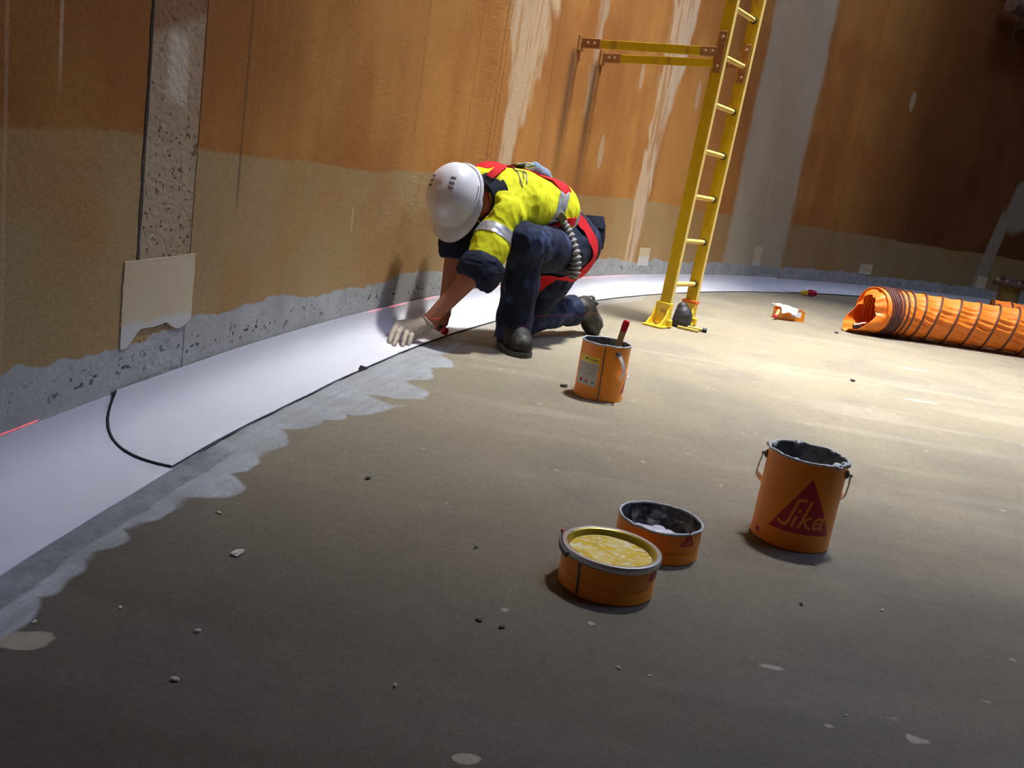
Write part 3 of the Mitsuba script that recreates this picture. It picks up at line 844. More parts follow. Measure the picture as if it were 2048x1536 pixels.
# the brush standing in that can
k = thing('paint_brush', 'wooden paint brush with red handle tip standing in the orange labelled can', 'brush')
base, tip = np.array([0.350, 3.262, 0.10]), np.array([0.385, 3.290, 0.302])
ax_ = nrm(tip - base); L = np.linalg.norm(tip - base)


def brush_handle(base, tip, split):
    ax_ = nrm(tip - base); L = np.linalg.norm(tip - base); Fm = frame([1, -0.2, 0], ax_)

    def seg(t0, t1, n=14):
        t = np.linspace(t0, t1, n)
        w = np.interp(t, [0, 0.25, 0.5, 0.78, 0.92, 0.985, 1], [0.0185, 0.0170, 0.0115, 0.0118, 0.0135, 0.0115, 0.0045])
        a = np.linspace(0, 2 * math.pi, 24, endpoint=False)
        V = np.stack([np.stack([w[i] * np.cos(a), 0.62 * w[i] * np.sin(a), a * 0 + t[i] * L], 1) for i in range(n)])
        V = V.reshape(-1, 3) @ Fm.T + base
        F = grid_faces(n, 24 + 1)
        F = F // 25 * 24 + (F % 25) % 24
        V = np.vstack([V, V[:24].mean(0), V[-24:].mean(0)]); kk = np.arange(24); k2 = (kk + 1) % 24
        F = np.vstack([F[:, ::-1], np.stack([k2, kk, kk * 0 + 24 * n], 1), np.stack([(n - 1) * 24 + kk, (n - 1) * 24 + k2, kk * 0 + 24 * n + 1], 1)])
        return trimesh.Trimesh(V, F, process=False)
    return seg(0, split), seg(split, 1.0), Fm


hw, ht_, Fm = brush_handle(base, tip, 0.78)
obj('handle', hw, 'wood', k, smooth=50); obj('handle_tip', ht_, 'red_gloss', k, smooth=50, label='glossy red handle tip')
obj('ferrule', place(bevel_box(0.040, 0.022, 0.03, 0.004), Fm, base - ax_ * 0.012), 'steel', k, label='steel ferrule')
obj('bristles', place(bevel_box(0.042, 0.020, 0.035, 0.004), Fm, base - ax_ * 0.040), 'black_rubber', k, label='dark bristles')

# --- low cut-down can lined with smeared film
c, r, h = (0.377, 1.880), 0.094, 0.072
k = thing('paint_can', 'low open orange can lined with dark smeared film, behind the lidded can', 'can')
can(k, c, r, h, beads=((0.028, 0.0026),), seed=14, bottom=0.010)
logo(k, c, r, -101.3 + 45.0, 0.265, letters=False)
for j, x in enumerate((-0.0105, -0.004, 0.001, 0.008)):
    pts = [(x - 0.002, 0.0375), (x + 0.002, 0.0475)] if j != 1 else [(x, 0.0375), (x + 0.0016, 0.0435)]
    obj('logo_letter', on_cylinder(sa.translate(stroke(pts, 0.0018), 0, 0.011), c, r + 0.0004, -101.3 + 45, 0.0003), 'can_letter', k, smooth=40)
# film liner: a crumpled skirt inside
a = np.radians(np.linspace(-125, 132, 120)); t = np.linspace(0, 1, 16)
A, Tt = np.meshgrid(a, t, indexing='ij')
fold = meshkit.fbm(np.stack([np.cos(A) * 3.5, np.sin(A) * 3.5, Tt * 2.0], -1), 4, 4) - 0.5
ridge = np.abs(meshkit.fbm(np.stack([np.cos(A) * 2.5 + 9, np.sin(A) * 2.5, Tt * 3.0], -1), 3, 7) - 0.5)
rad = (r - 0.0045) - 0.030 * Tt ** 2 - 0.018 * np.clip(fold + 0.15, 0, 1) * np.sin(Tt * math.pi) - 0.02 * ridge * Tt
zz = (h - 0.004) * (1 - Tt) + 0.012 * Tt + 0.006 * fold * (1 - Tt)
V = np.stack([c[0] + rad * np.cos(A), c[1] + rad * np.sin(A), np.minimum(zz, h - 0.003)], -1)
obj('film_liner', shell(V, 0.0004), 'film', k, smooth=60, label='dark glossy plastic film liner')
for j, (dx, dy, s) in enumerate(((-0.028, -0.026, 0.020), (-0.004, -0.034, 0.022), (0.018, -0.034, 0.018), (-0.044, -0.010, 0.012), (0.0, -0.010, 0.016))):
    b = trimesh.creation.icosphere(3, s); v = np.array(b.vertices)
    b.vertices = v * (0.75 + 0.5 * meshkit.fbm(v * 60 + j * 3, 2)[:, None]) * [1.15, 1, 0.62] + [c[0] + dx, c[1] + dy + 0.012, 0.042]
    obj('paste_lump', b, 'pale_paste', k, smooth=True, label='pale grey lump of paste')

# --- low can closed with its lid and clamp ring
c, r, h = (0.247, 1.650), 0.0955, 0.076
k = thing('paint_can', 'low orange can closed with a yellow lid and grey clamp ring, nearest the camera', 'can')
can(k, c, r, h, beads=((0.028, 0.0026),), rim='steel', rimw=0.002, seed=2)
lidp = lathe([(0.0, h - 0.010), (r - 0.0155, h - 0.010), (r - 0.0125, h - 0.0085)], 96); lidp.apply_translation([c[0], c[1], 0])
obj('lid', lidp, 'lid_yellow', k, smooth=40, label='scratched yellow recessed lid')
lw = lathe([(r - 0.0125, h - 0.0085), (r - 0.0105, h - 0.006), (r - 0.0085, h + 0.0035), (r - 0.004, h + 0.0055)], 96); lw.apply_translation([c[0], c[1], 0])
obj('lid_wall', lw, 'lid_gold', k, smooth=40, label='dark golden wall of the lid recess')
a = np.linspace(0, 2 * math.pi, 120, endpoint=False)
ringp = lathe([(r - 0.005, h + 0.0055), (r - 0.001, h + 0.0068), (r + 0.004, h + 0.0055), (r + 0.0058, h + 0.001), (r + 0.0055, h - 0.005), (r + 0.003, h - 0.0085), (r, h - 0.009)], 96); ringp.apply_translation([c[0], c[1], 0])
obj('clamp_ring', ringp, 'steel', k, smooth=40, label='grey steel clamp ring')
la = math.radians(-98.5 - 82)
al = np.radians(np.linspace(-98.5 - 96, -98.5 - 52, 20))
P = np.stack([c[0] + (r + 0.008) * np.cos(al), c[1] + (r + 0.008) * np.sin(al), np.linspace(h + 0.003, h - 0.006, 20)], 1)
obj('clamp_lever', ribbon(P, nrm(P - [c[0], c[1], h]), 0.011, 0.004), 'dark_steel', k, label='dark closing lever')
pb = trimesh.creation.icosphere(2, 0.0035); pb.apply_translation(P[0] + [0, 0, 0.008])
obj('lever_rivet', pb, 'red_gloss', k, smooth=True, label='red spot at the lever')
vertical_seam(k, c, r, h - 0.006, -98.5 - 33.8, -98.5 - 30.7)
logo(k, c, r, -98.5 + 70.0, 0.265, letters=False)

# ------------------------------------------------------------------ fixed ladder
LN, LF = np.array([0.869, 5.410, 0.0]), np.array([1.073, 5.710, 0.0])       # near and far rail, outer front edges
tl = nrm(LF - LN); nl = np.array([-tl[1], tl[0], 0])                        # along the rungs; towards the wall
lean = np.array([0.021, 0.004, 1.0])
TOP = 4.95
bs('rail_lit', pr((0.80, 0.62, 0.20), 0.5))  # lighter yellow: hatch light on the rail edge, put into the colour
k = thing('ladder', 'yellow vertical ladder fixed to the tank wall on rusty brackets', 'ladder')
for P0 in (LN, LF):
    W, Fl, th = 0.070, 0.030, 0.006
    prof = sg.Polygon([(0, 0), (W, 0), (W, Fl), (W - th, Fl), (W - th, th), (th, th), (th, Fl), (0, Fl)])
    m = prism(prof, TOP)
    v = m.vertices
    m.vertices = P0 + nl * v[:, :1] + tl * v[:, 1:2] + lean * (v[:, 2:3])
    m.fix_normals()
    obj('rail', m, 'ladder_yellow', k, smooth=False)
    m = prism(sg.box(-0.0025, -0.001, 0.0, Fl + 0.001), TOP); v = m.vertices
    m.vertices = P0 + nl * v[:, :1] + tl * v[:, 1:2] + lean * (v[:, 2:3]); m.fix_normals()
    obj('rail_lit_edge', m, 'rail_lit', k, smooth=False, label='front edge of the rail, its light painted in as a paler colour')
z = 0.262
while z < 4.9:
    a_, b_ = LN + nl * 0.034 + tl * 0.004 + lean * z, LF + nl * 0.034 + tl * 0.001 + lean * z
    rg = sweep(np.stack([a_, b_]), 0.0150, 20)
    obj('rung', rg, 'rung_yellow', k, smooth=40)
    obj('rung_collar', sweep(np.stack([b_ - tl * 0.014, b_ - tl * 0.001]), 0.0205, 20), 'black_rubber', k, smooth=40, label='dark rubber collar at the rung end')
    z += 0.268
for P0 in (LN, LF):
    zb = 1.615
    a0 = P0 + nl * 0.030 - tl * 0.005 + lean * zb
    s_at = (5.47, 1.590) if P0 is LN else (5.86, 1.572)
    b0 = wp(s_at[0], 0.012, s_at[1])
    obj('wall_bar', bar(a0, b0, 0.050, 0.010, [0, 0, 1]), 'ladder_yellow', k)
    d = nrm(b0 - a0)
    obj('wall_bracket', cat([bar(b0 - d * 0.12, b0, 0.056, 0.016, [0, 0, 1]), bar(b0 + d * 0.004 - [0, 0, 0.045], b0 + d * 0.004 + [0, 0, 0.045], 0.07, 0.012, tl)]), 'rust', k, label='rusty angle bracket at the wall')
    obj('rail_bracket', cat([bar(a0 - tl * 0.005 + d * 0.012, a0 - tl * 0.005 + d * 0.115, 0.052, 0.008, [0, 0, 1])]), 'rust', k, label='rusty cleat on the standoff bar')
    obj('rail_bracket', cat([bar(a0 - tl * 0.005 - [0, 0, 0.115], a0 - tl * 0.005 + [0, 0, 0.115], 0.050, 0.008, nl)]), 'rust', k, label='rusty plate bolted to the rail')
    bolts = [a0 + d * 0.045, a0 + d * 0.085, a0 + [0, 0, 0.080], a0 - [0, 0, 0.080], b0 - d * 0.085, b0 - d * 0.045]
    for bp in bolts:
        hd = lathe([(0, 0.006), (0.008, 0.006), (0.0095, 0.004), (0.0095, -0.004)], 6)
        obj('bolt', place(hd, frame(nl, -tl), bp - tl * 0.014), 'rust_bolt', k, smooth=False)
for P0 in (LN, LF):
    q0 = P0 + nl * 0.039
    u = -tl
    sock = bevel_box(0.096, 0.046, 0.135, 0.004)
    obj('foot_socket', place(sock, frame(nl, [0, 0, 1]), q0 + tl * 0.015 + [0.0, 0, 0.083]), 'foot_yellow', k)
    obj('foot_plate', place(bevel_box(0.130, 0.150, 0.014, 0.004), frame(nl, [0, 0, 1]), q0 + u * 0.030 + [0, 0, 0.0075]), 'foot_yellow', k)
    for sgn in (-1, 1):
        tri = sg.Polygon([(0.0, 0.0), (0.085, 0.0), (0.078, 0.012), (0.022, 0.055), (0.0, 0.105)])
        m = prism(tri, 0.010); m.apply_translation([0, 0, -0.005])
        Rm = np.stack([u, np.array([0, 0, 1.0]), np.cross(u, [0, 0, 1.0])], 1)
        obj('foot_gusset', place(m, Rm, q0 + u * 0.010 + nl * 0.045 * sgn + [0, 0, 0.013]), 'foot_yellow', k)
    hd = lathe([(0, 0.016), (0.009, 0.016), (0.011, 0.012), (0.011, 0.0)], 6)
    obj('anchor_bolt', place(hd, None, q0 + u * 0.055 + [0, 0, 0.014]), 'rust', k, smooth=False, label='rusty anchor bolt')
    obj('foot_lug', place(bevel_box(0.028, 0.030, 0.040, 0.006), frame(nl, [0, 0, 1]), q0 - nl * 0.062 + [0, 0, 0.034]), 'foot_yellow', k)
obj('spray_mark', place(bevel_box(0.100, 0.050, 0.022, 0.003), frame(nl, [0, 0, 1]), LF + nl * 0.039 + tl * 0.015 + [0.003, 0, 0.146]), 'spray_orange', k, label='orange spray paint mark on the far foot')

# dark rubber lump behind the near foot and the two rods lying by it
k = key_for('rubber_block')
b = Body([0.82, 5.38, -0.02], [1.10, 5.70, 0.24], 0.006)
b.chain([(0.975, 5.555, 0.125), (0.988, 5.550, 0.075), (0.985, 5.545, 0.035)], [0.032, 0.052, 0.060], 0.02)
b.cut([0, 0, 0.001], [0, 0, -1])
scene[k] = mikit.ply(b.mesh(0.004, 20, seed=3), 'black_rubber', smooth=True)
tag(k, 'black rounded rubber lump standing behind the near ladder foot', 'rubber block')
for a_, b_, r_, lab in (((0.955, 5.47, 0.0095), (1.075, 5.41, 0.0095), 0.0095, 'short brass rod on the floor, the nearer of two beside the ladder foot'),
                        ((0.985, 5.52, 0.012), (1.115, 5.475, 0.012), 0.012, 'brass rod with a black end cap on the floor beside the ladder foot')):
    kk = key_for('metal_rod')
    scene[kk] = mikit.ply(sweep(np.stack([np.array(a_), np.array(b_)]), r_, 14), 'brass', smooth=40)
    tag(kk, lab, 'rod')
obj('end_cap', sweep(np.array([[1.110, 5.477, 0.0135], [1.135, 5.468, 0.0135]]), 0.0135, 14), 'black_rubber', kk, smooth=40, label='black end cap')

# ------------------------------------------------------------------ flexible ventilation duct
k = thing('ventilation_duct', 'long orange flexible ventilation duct with dark wire hoops lying on the floor', 'duct')
DR = 0.178
path = smooth_path([(2.56, 6.80, DR + 0.012), (2.80, 6.885, DR + 0.012), (3.20, 6.965, DR + 0.012), (3.93, 7.05, DR + 0.012), (4.75, 7.10, DR + 0.012), (5.60, 7.02, DR + 0.012), (6.30, 7.02, DR + 0.012), (6.75, 7.40, DR + 0.012), (6.55, 7.86, DR + 0.012), (5.90, 7.98, DR + 0.012), (5.00, 7.90, DR + 0.012), (4.02, 7.84, DR + 0.012)], 1400)
seg = np.r_[0, np.cumsum(np.linalg.norm(np.diff(path, axis=0), axis=1))]
# hoops: bunched at the mouth, then evenly stretched
hs = [0.10, 0.125, 0.15, 0.172, 0.20, 0.235, 0.285, 0.345]
while hs[-1] < seg[-1] - 0.15:
    hs.append(hs[-1] + min(0.163, 0.085 + 0.026 * (len(hs) - 7)))
tng = nrm(np.gradient(path, axis=0))
sd = nrm(np.cross(tng, [0, 0, 1.0])); up = np.cross(sd, tng)
na = 160
th = np.linspace(0, 2 * math.pi, na + 1)[:-1]


def at_len(q):
    f = lambda X: np.stack([np.interp(q, seg, X[:, i]) for i in range(3)], -1)
    return f(path), nrm(f(tng)), nrm(f(sd)), nrm(f(up))


def hoop_shift(q, a):
    k_ = np.clip((np.asarray(q) - 0.14) / 0.45, 0, 1)[:, None]
    return DR * k_ * (0.22 * np.sin(a) - 0.42 * np.cos(a))


qs = []
edges = [0.055] + hs
for a_, b_ in zip(edges[:-1], edges[1:]):
    qs += list(np.linspace(a_, b_, 9)[:-1])
qs += [hs[-1]]
qs = np.array(qs)
hh = np.array(hs)
ix = np.clip(np.searchsorted(hh, qs, side='right') - 1, -1, len(hh) - 2)
lo_ = np.where(ix < 0, 0.055, hh[np.maximum(ix, 0)]); hi_ = hh[np.clip(ix + 1, 0, len(hh) - 1)]
ph = np.clip((qs - lo_) / np.maximum(hi_ - lo_, 1e-6), 0, 1); gap = hi_ - lo_
C, Tn, Sd, Up = at_len(qs)
TH = th[None]
PH = ph[:, None]
tw = TH * 11 + PH * 2.4 + np.floor(ix)[:, None] * 1.7
fold = 1.1 - 1.5 * np.abs(np.sin(TH * 9 + PH * 2.6 + ix[:, None] * 1.7 + 0.8 * np.sin(TH * 4 + ix[:, None]))) + 0.5 * np.sin(TH * 27 + PH * 5.0 + ix[:, None] * 2.3)
sag = np.sin(PH * math.pi) ** 0.7 * (0.004 + 0.075 * gap[:, None]) * (1 + 0.85 * fold)
ends = 0.0025 * fold * np.sin(PH * math.pi)
rr_ = DR - 0.004 - np.maximum(sag * 0.8, -0.004) + ends
sh = hoop_shift(qs, TH)
V = C[:, None] + rr_[..., None] * (np.cos(TH)[..., None] * Sd[:, None] + np.sin(TH)[..., None] * Up[:, None]) + Tn[:, None] * sh[..., None]
V[..., 2] = np.maximum(V[..., 2], 0.006)
sheath = shell(np.concatenate([V, V[:, :1]], 1), 0.003)
obj('sheath', sheath, 'duct_orange', k, smooth=55)
for q_ in hs:
    P_, t_, s_, u_ = at_len(np.array([q_]))
    H = P_ + DR * (np.cos(th)[:, None] * s_ + np.sin(th)[:, None] * u_) + t_ * hoop_shift([q_], th[None]).T
    H[:, 2] = np.maximum(H[:, 2], 0.008)
    obj('wire_hoop', sweep(H, 0.0075, 7, closed=True), 'duct_wire', k, smooth=True)
# the loose collar of cloth at the mouth, folded back and drooping to the floor
t = np.linspace(0, 1, 22); A, Tt = np.meshgrid(np.linspace(0, 2 * math.pi, 121), t, indexing='ij')
P_, t_, s_, u_ = at_len(np.array([0.085])); P_, t_, s_, u_ = P_[0], t_[0], s_[0], u_[0]
fl = np.sin(A * 5 + 1.0) * 0.5 + np.sin(A * 9 + 2.0) * 0.35 + np.sin(A * 3) * 0.5
low = np.clip(-np.sin(A), 0, 1) ** 1.5
left = np.clip(np.cos(A), 0, 1)
length = 0.06 + 0.16 * low + 0.03 * np.clip(np.sin(A * 2 + 0.6), 0, 1)
rad = DR - 0.004 - (0.012 + 0.035 * (fl > 0) * fl) * np.sin(Tt * math.pi * 0.6) - 0.05 * Tt ** 2 * (1 - low)
V = P_ + rad[..., None] * (np.cos(A)[..., None] * s_ + np.sin(A)[..., None] * u_) - t_ * (length * Tt)[..., None]
V[..., 2] -= 0.03 * Tt * low
ground_ = 0.006 + 0.012 * np.clip(np.sin(A * 7 + Tt * 4), 0, 1) * Tt
V[..., 2] = np.maximum(V[..., 2], ground_)
obj('collar', shell(V, 0.0025), 'duct_orange', k, smooth=55, label='loose orange cloth collar drooping at the mouth')
bk = np.array([2.50, 6.72, 0.055])
obj('buckle', place(bevel_box(0.07, 0.02, 0.03, 0.004), frame([0.9, 0.3, 0.35], [0, 0.3, 1]), bk), 'black_rubber', k, label='black strap buckle at the mouth')
obj('drawstring', sweep(smooth_path([bk + [-0.03, -0.012, 0.012], bk + [0.0, -0.016, 0.025], bk + [0.03, -0.014, 0.036], bk + [0.055, -0.008, 0.040]], 14), 0.006, 8), 'paper', k, label='pale drawstring')

# ------------------------------------------------------------------ cut-open can with brush and paper by the ladder
k = thing('tray', 'orange sheet-metal tray with a white label, lying on the floor right of the ladder', 'tray')
c0 = np.array([2.045, 6.955, 0.0]); ux = nrm(np.array([0.92, 0.30, 0])); uy = np.array([-ux[1], ux[0], 0])
Rt = np.stack([ux, uy, [0, 0, 1.0]], 1)
tw_, td_, thh = 0.20, 0.13, 0.085
parts = {}
for nm, (sx, sy, sz), (px_, py_, pz_) in (('floor_panel', (tw_, td_, 0.003), (0, 0, 0.0025)), ('back_panel', (tw_, 0.003, thh), (0, td_ / 2, thh / 2)), ('side_panel', (0.003, td_, thh), (tw_ / 2, 0, thh / 2)), ('side_panel', (0.003, td_, thh * 0.8), (-tw_ / 2, 0, thh * 0.4)), ('front_panel', (tw_, 0.003, thh * 0.92), (0, -td_ / 2, thh * 0.46))):
    obj(nm, place(bevel_box(sx, sy, sz, 0.001), Rt, c0 + Rt @ np.array([px_, py_, pz_])), 'can_orange', k)
obj('label_sheet', place(bevel_box(0.085, 0.002, 0.042, 0.0005), Rt, c0 + Rt @ np.array([0.022, -td_ / 2 - 0.002, 0.052])), 'paper', k, label='white label')
obj('top_rim', place(bevel_box(tw_, 0.006, 0.006, 0.001), Rt, c0 + Rt @ np.array([0, -td_ / 2, thh * 0.95])), 'steel', k, label='bare metal edge')
k = key_for('paper_sheet')
u_, v_ = np.meshgrid(np.linspace(-0.075, 0.075, 22), np.linspace(-0.095, 0.07, 22), indexing='ij')
zz = 0.100 + 0.012 * (meshkit.fbm(np.stack([u_ * 30, v_ * 30, u_ * 0], -1), 3) - 0.5) + 0.012 * np.exp(-((u_ + 0.02) / 0.03) ** 2) - 0.045 * np.clip((-v_ - 0.060) / 0.03, 0, 1) ** 2 * (u_ < 0.06)
V = c0 + (u_ - 0.058)[..., None] * ux + (v_ - 0.012)[..., None] * uy; V[..., 2] = zz
scene[k] = mikit.ply(shell(V, 0.0008), 'paper', smooth=40)
tag(k, 'crumpled white sheet of paper on the orange tray right of the ladder', 'paper')
k = thing('paint_brush', 'wooden brush with red handle tip leaning on the orange tray right of the ladder', 'brush')
hw, ht_, Fm = brush_handle(c0 + Rt @ np.array([-0.100, -0.03, 0.082]), c0 + Rt @ np.array([-0.215, -0.140, 0.022]), 0.80)
obj('handle', hw, 'wood', k, smooth=50); obj('handle_tip', ht_, 'red_gloss', k, smooth=50, label='glossy red handle tip')

# small scrap by the far coving
k = thing('wrapper', 'crumpled yellow and red wrapper on the floor by the far coving', 'wrapper')
for nm, mt, c_, r_, sd_, lb in (('yellow_half', 'label_yellow', (2.905, 9.50), (0.040, 0.025, 0.026), 2, None), ('red_half', 'can_red', (2.985, 9.51), (0.052, 0.032, 0.032), 5, 'dark red half')):
    b = trimesh.creation.icosphere(3, 1.0); v = np.array(b.vertices)
    v = v * (0.45 + 1.1 * meshkit.fbm(v * 2.6 + sd_ * 5, 3)[:, None]) * r_; v[:, 2] -= v[:, 2].min() - 0.001
    b.vertices = v + [c_[0], c_[1], 0]
    obj(nm, b, mt, k, smooth=False, label=lb)

# ------------------------------------------------------------------ fittings in the gloom at the far right
k = thing('pipe_flange', 'rusty pipe flange on a short ochre post at the right edge', 'pipe')
c0 = np.array([5.58, 10.6, 0.0])
obj('post', place(lathe([(0, 0), (0.16, 0), (0.16, 0.015), (0.115, 0.02), (0.115, 0.40), (0, 0.40)], 32), None, c0), 'ochre_post', k)
obj('flange', place(lathe([(0, 0.40), (0.19, 0.40), (0.20, 0.41), (0.20, 0.44), (0.19, 0.45), (0.12, 0.45), (0.12, 0.50), (0, 0.50)], 40), None, c0), 'dark_iron', k, label='dark rusty flange')
for j in range(8):
    a = j * math.pi / 4
    obj('flange_bolt', place(lathe([(0, 0.475), (0.014, 0.475), (0.016, 0.45), (0.016, 0.39), (0, 0.39)], 6), None, c0 + [0.165 * math.cos(a), 0.165 * math.sin(a), 0]), 'rust_bolt', k, smooth=False)
k = thing('wall_pipe', 'dark rusty pipe crossing the wall high at the top right corner', 'pipe')
ss = np.linspace(13.3, 18.0, 40)
obj('run', sweep(wp(ss, 0.25, 3.62), 0.085, 20), 'dark_iron', k, smooth=40)
obj('run', sweep(wp(ss, 0.22, 3.86), 0.05, 16), 'dark_iron', k, smooth=40)
for s0 in (13.9, 15.6, 17.2):
    obj('pipe_bracket', bar(wp(s0, 0.0, 3.50), wp(s0, 0.36, 3.50), 0.05, 0.02, [0, 0, 1]), 'dark_iron', k)
    obj('pipe_bracket', bar(wp(s0, 0.01, 3.30), wp(s0, 0.01, 4.0), 0.06, 0.02, nrm(wp(s0 + 0.1, 0, 0) - wp(s0, 0, 0))), 'dark_iron', k)

# ------------------------------------------------------------------ crumbs on the floor


def chip(name, x, y, sx, sy, sz, seed, bsdf, lab, group=None, category='chip'):
    b = trimesh.creation.icosphere(2, 1.0); v = np.array(b.vertices)
    v = v * (0.65 + 0.7 * meshkit.noise(v * 1.7 + seed * 7.3)[:, None]) * [sx, sy, sz]
    a = seed * 1.3; v = v @ np.array([[math.cos(a), -math.sin(a), 0], [math.sin(a), math.cos(a), 0], [0, 0, 1]]).T
    v[:, 2] -= v[:, 2].min() + 0.0006
    b.vertices = v + [x, y, 0]
    kk = key_for(name); scene[kk] = mikit.ply(b, bsdf, smooth=False); tag(kk, lab, category, group)


chip('mortar_chip', -0.454, 1.520, 0.016, 0.010, 0.004, 1, 'grit', 'flat tan mortar chip, the largest, alone on the left floor')
G = 'small pale crumbs scattered on the floor'
for j, (x, y, s) in enumerate(((-0.420, 1.238, 0.0055), (-0.557, 1.271, 0.004), (-0.402, 1.106, 0.006), (-0.650, 1.192, 0.0045), (-0.548, 1.685, 0.006), (0.842, 1.735, 0.0055), (0.249, 1.333, 0.005), (0.30, 1.325, 0.003), (-0.10, 1.18, 0.0045), (0.62, 1.30, 0.003))):
    chip('crumb', x, y, s * 1.0, s * 0.65, s * 0.5, 3 + j, 'grit', 'small pale crumb of concrete lying on the bare floor', G, 'crumb')
G = 'dark specks on the floor'
for j, (x, y, s) in enumerate(((-0.306, 2.017, 0.008), (0.009, 1.416, 0.006), (0.050, 1.405, 0.006), (1.738, 4.548, 0.013), (0.198, 3.345, 0.012), (0.660, 1.700, 0.005), (2.30, 6.55, 0.014), (-0.02, 1.72, 0.005))):
    chip('dark_speck', x, y, s * 1.2, s * 0.7, s * 0.45, 30 + j, 'dark_grit', 'dark speck of grit lying on the bare floor', G, 'grit')
# ------------------------------------------------------------------ the worker
J = dict(pelvis=(0.134, 4.33, 0.501), waist=(0.037, 4.24, 0.604), chest=(-0.112, 4.08, 0.631), uchest=(-0.184, 4.03, 0.643), neck=(-0.229, 3.97, 0.633),
         hipL=(0.128, 4.24, 0.444), hipR=(0.196, 4.42, 0.475), kneeL=(-0.037, 3.87, 0.490), ankleL=(-0.034, 3.95, 0.085),
         kneeR=(-0.001, 4.27, 0.062), ankleR=(0.279, 4.60, 0.137), ballR=(0.371, 4.70, 0.040), toeR=(0.403, 4.73, 0.024), heelR=(0.290, 4.665, 0.185),
         shL=(-0.151, 3.91, 0.582), elL=(-0.209, 3.77, 0.359), wrL=(-0.403, 3.71, 0.089),
         shR=(-0.300, 4.15, 0.679), elR=(-0.348, 4.02, 0.412), wrR=(-0.353, 3.96, 0.104))
J = {k_: np.array(v_) for k_, v_ in J.items()}
HC = np.array([-0.346, 3.870, 0.618])                     # head centre, between the ears
HU = nrm([-0.50, -0.82, 0.28])                            # crown direction
HF = nrm(np.array([-0.1, -0.23, -0.97]) - np.dot([-0.1, -0.23, -0.97], HU) * HU)   # face direction
HL = np.cross(HU, HF)                                     # the wearer's left
HM = np.stack([HF, HL, HU], 1)


def hp(f, l, u):
    return HC + HM @ np.array([f, l, u])


bs('skin', pr(proc(lambda p, n, uv: mix((0.34, 0.125, 0.075), (0.42, 0.175, 0.110), fbm(p.x * 50, p.y * 50, p.z * 50, 3))), 0.5, specular=0.35))
bs('hair_grey', pr((0.16, 0.14, 0.125), 0.8))
bs('eye_white', pr((0.75, 0.73, 0.70), 0.2)); bs('eye_iris', pr((0.05, 0.06, 0.07), 0.2))
cloth = lambda col, k_: pr(proc(lambda p, n, uv: mi.Color3f(col) * (0.90 + 0.2 * fbm(p.x * k_, p.y * k_, p.z * k_, 3))), 0.8, sheen=0.25, specular=0.2)
bs('hi_vis', cloth((0.72, 0.74, 0.018), 60))
bs('navy', cloth((0.010, 0.014, 0.032), 60))
bs('navy_worn', pr(proc(lambda p, n, uv: mix((0.011, 0.016, 0.038), (0.040, 0.062, 0.140), smoothstep(0.46, 0.76, fbm(p.x * 13, p.y * 13, p.z * 13, 4)))), 0.8, sheen=0.3, specular=0.2))
bs('reflective', pr((0.40, 0.41, 0.43), 0.35, metallic=0.35))
bs('webbing_red', cloth((0.62, 0.018, 0.028), 120))
bs('webbing_dark', cloth((0.03, 0.03, 0.034), 120))
bs('pad_blue', cloth((0.22, 0.30, 0.42), 80))
bs('olive', pr((0.10, 0.095, 0.04), 0.4, metallic=0.3))
bs('lanyard_grey', cloth((0.26, 0.26, 0.245), 90))
bs('boot_leather', pr(proc(lambda p, n, uv: mix((0.014, 0.013, 0.012), (0.060, 0.050, 0.036), smoothstep(0.52, 0.75, fbm(p.x * 40, p.y * 40, p.z * 40, 3)))), 0.55))
bs('boot_sole', pr((0.05, 0.05, 0.046), 0.6))
bs('glove', pr(proc(lambda p, n, uv: mix((0.40, 0.33, 0.24), (0.54, 0.47, 0.37), fbm(p.x * 70, p.y * 70, p.z * 70, 3))), 0.6))
bs('helmet_white', pr(proc(lambda p, n, uv: mix((0.66, 0.68, 0.73), (0.74, 0.75, 0.79), fbm(p.x * 30, p.y * 30, p.z * 30, 3))), 0.28, specular=0.5))
bs('helmet_vent', pr((0.12, 0.12, 0.14), 0.6))

P_ = thing('person', 'person in yellow hi-vis shirt, white hard hat and red harness, kneeling at the coving', 'person')

# body: one continuous figure
B = Body([-0.62, 3.48, -0.03], [0.56, 4.86, 0.90], 0.0075)
B.chain([J['pelvis'], J['waist'], J['chest'], J['uchest']], [0.115, 0.112, 0.125, 0.11], 0.05)
B.bone(J['uchest'], 0.075, J['shL'], 0.065, 0.05).bone(J['uchest'], 0.075, J['shR'], 0.065, 0.05)
B.chain([J['uchest'], J['neck'], hp(-0.025, 0, -0.06)], [0.085, 0.060, 0.056], 0.03)
B.chain([J['shL'], J['elL'], J['wrL']], [0.055, 0.045, 0.028], 0.02)
B.chain([J['shR'], J['elR'], J['wrR']], [0.055, 0.045, 0.028], 0.02)
B.chain([J['hipL'], J['kneeL'], J['ankleL']], [0.088, 0.058, 0.040], 0.03)
B.chain([J['hipR'], J['kneeR'] + [0.01, 0.01, 0.02], J['ankleR']], [0.088, 0.056, 0.040], 0.03)
B.bone(J['ankleR'], 0.04, J['ankleR'] * 0.6 + J['ballR'] * 0.4 + [0, 0, 0.012], 0.026, 0.02).bone(J['ankleL'], 0.04, [0.0, 3.85, 0.04], 0.028, 0.02)
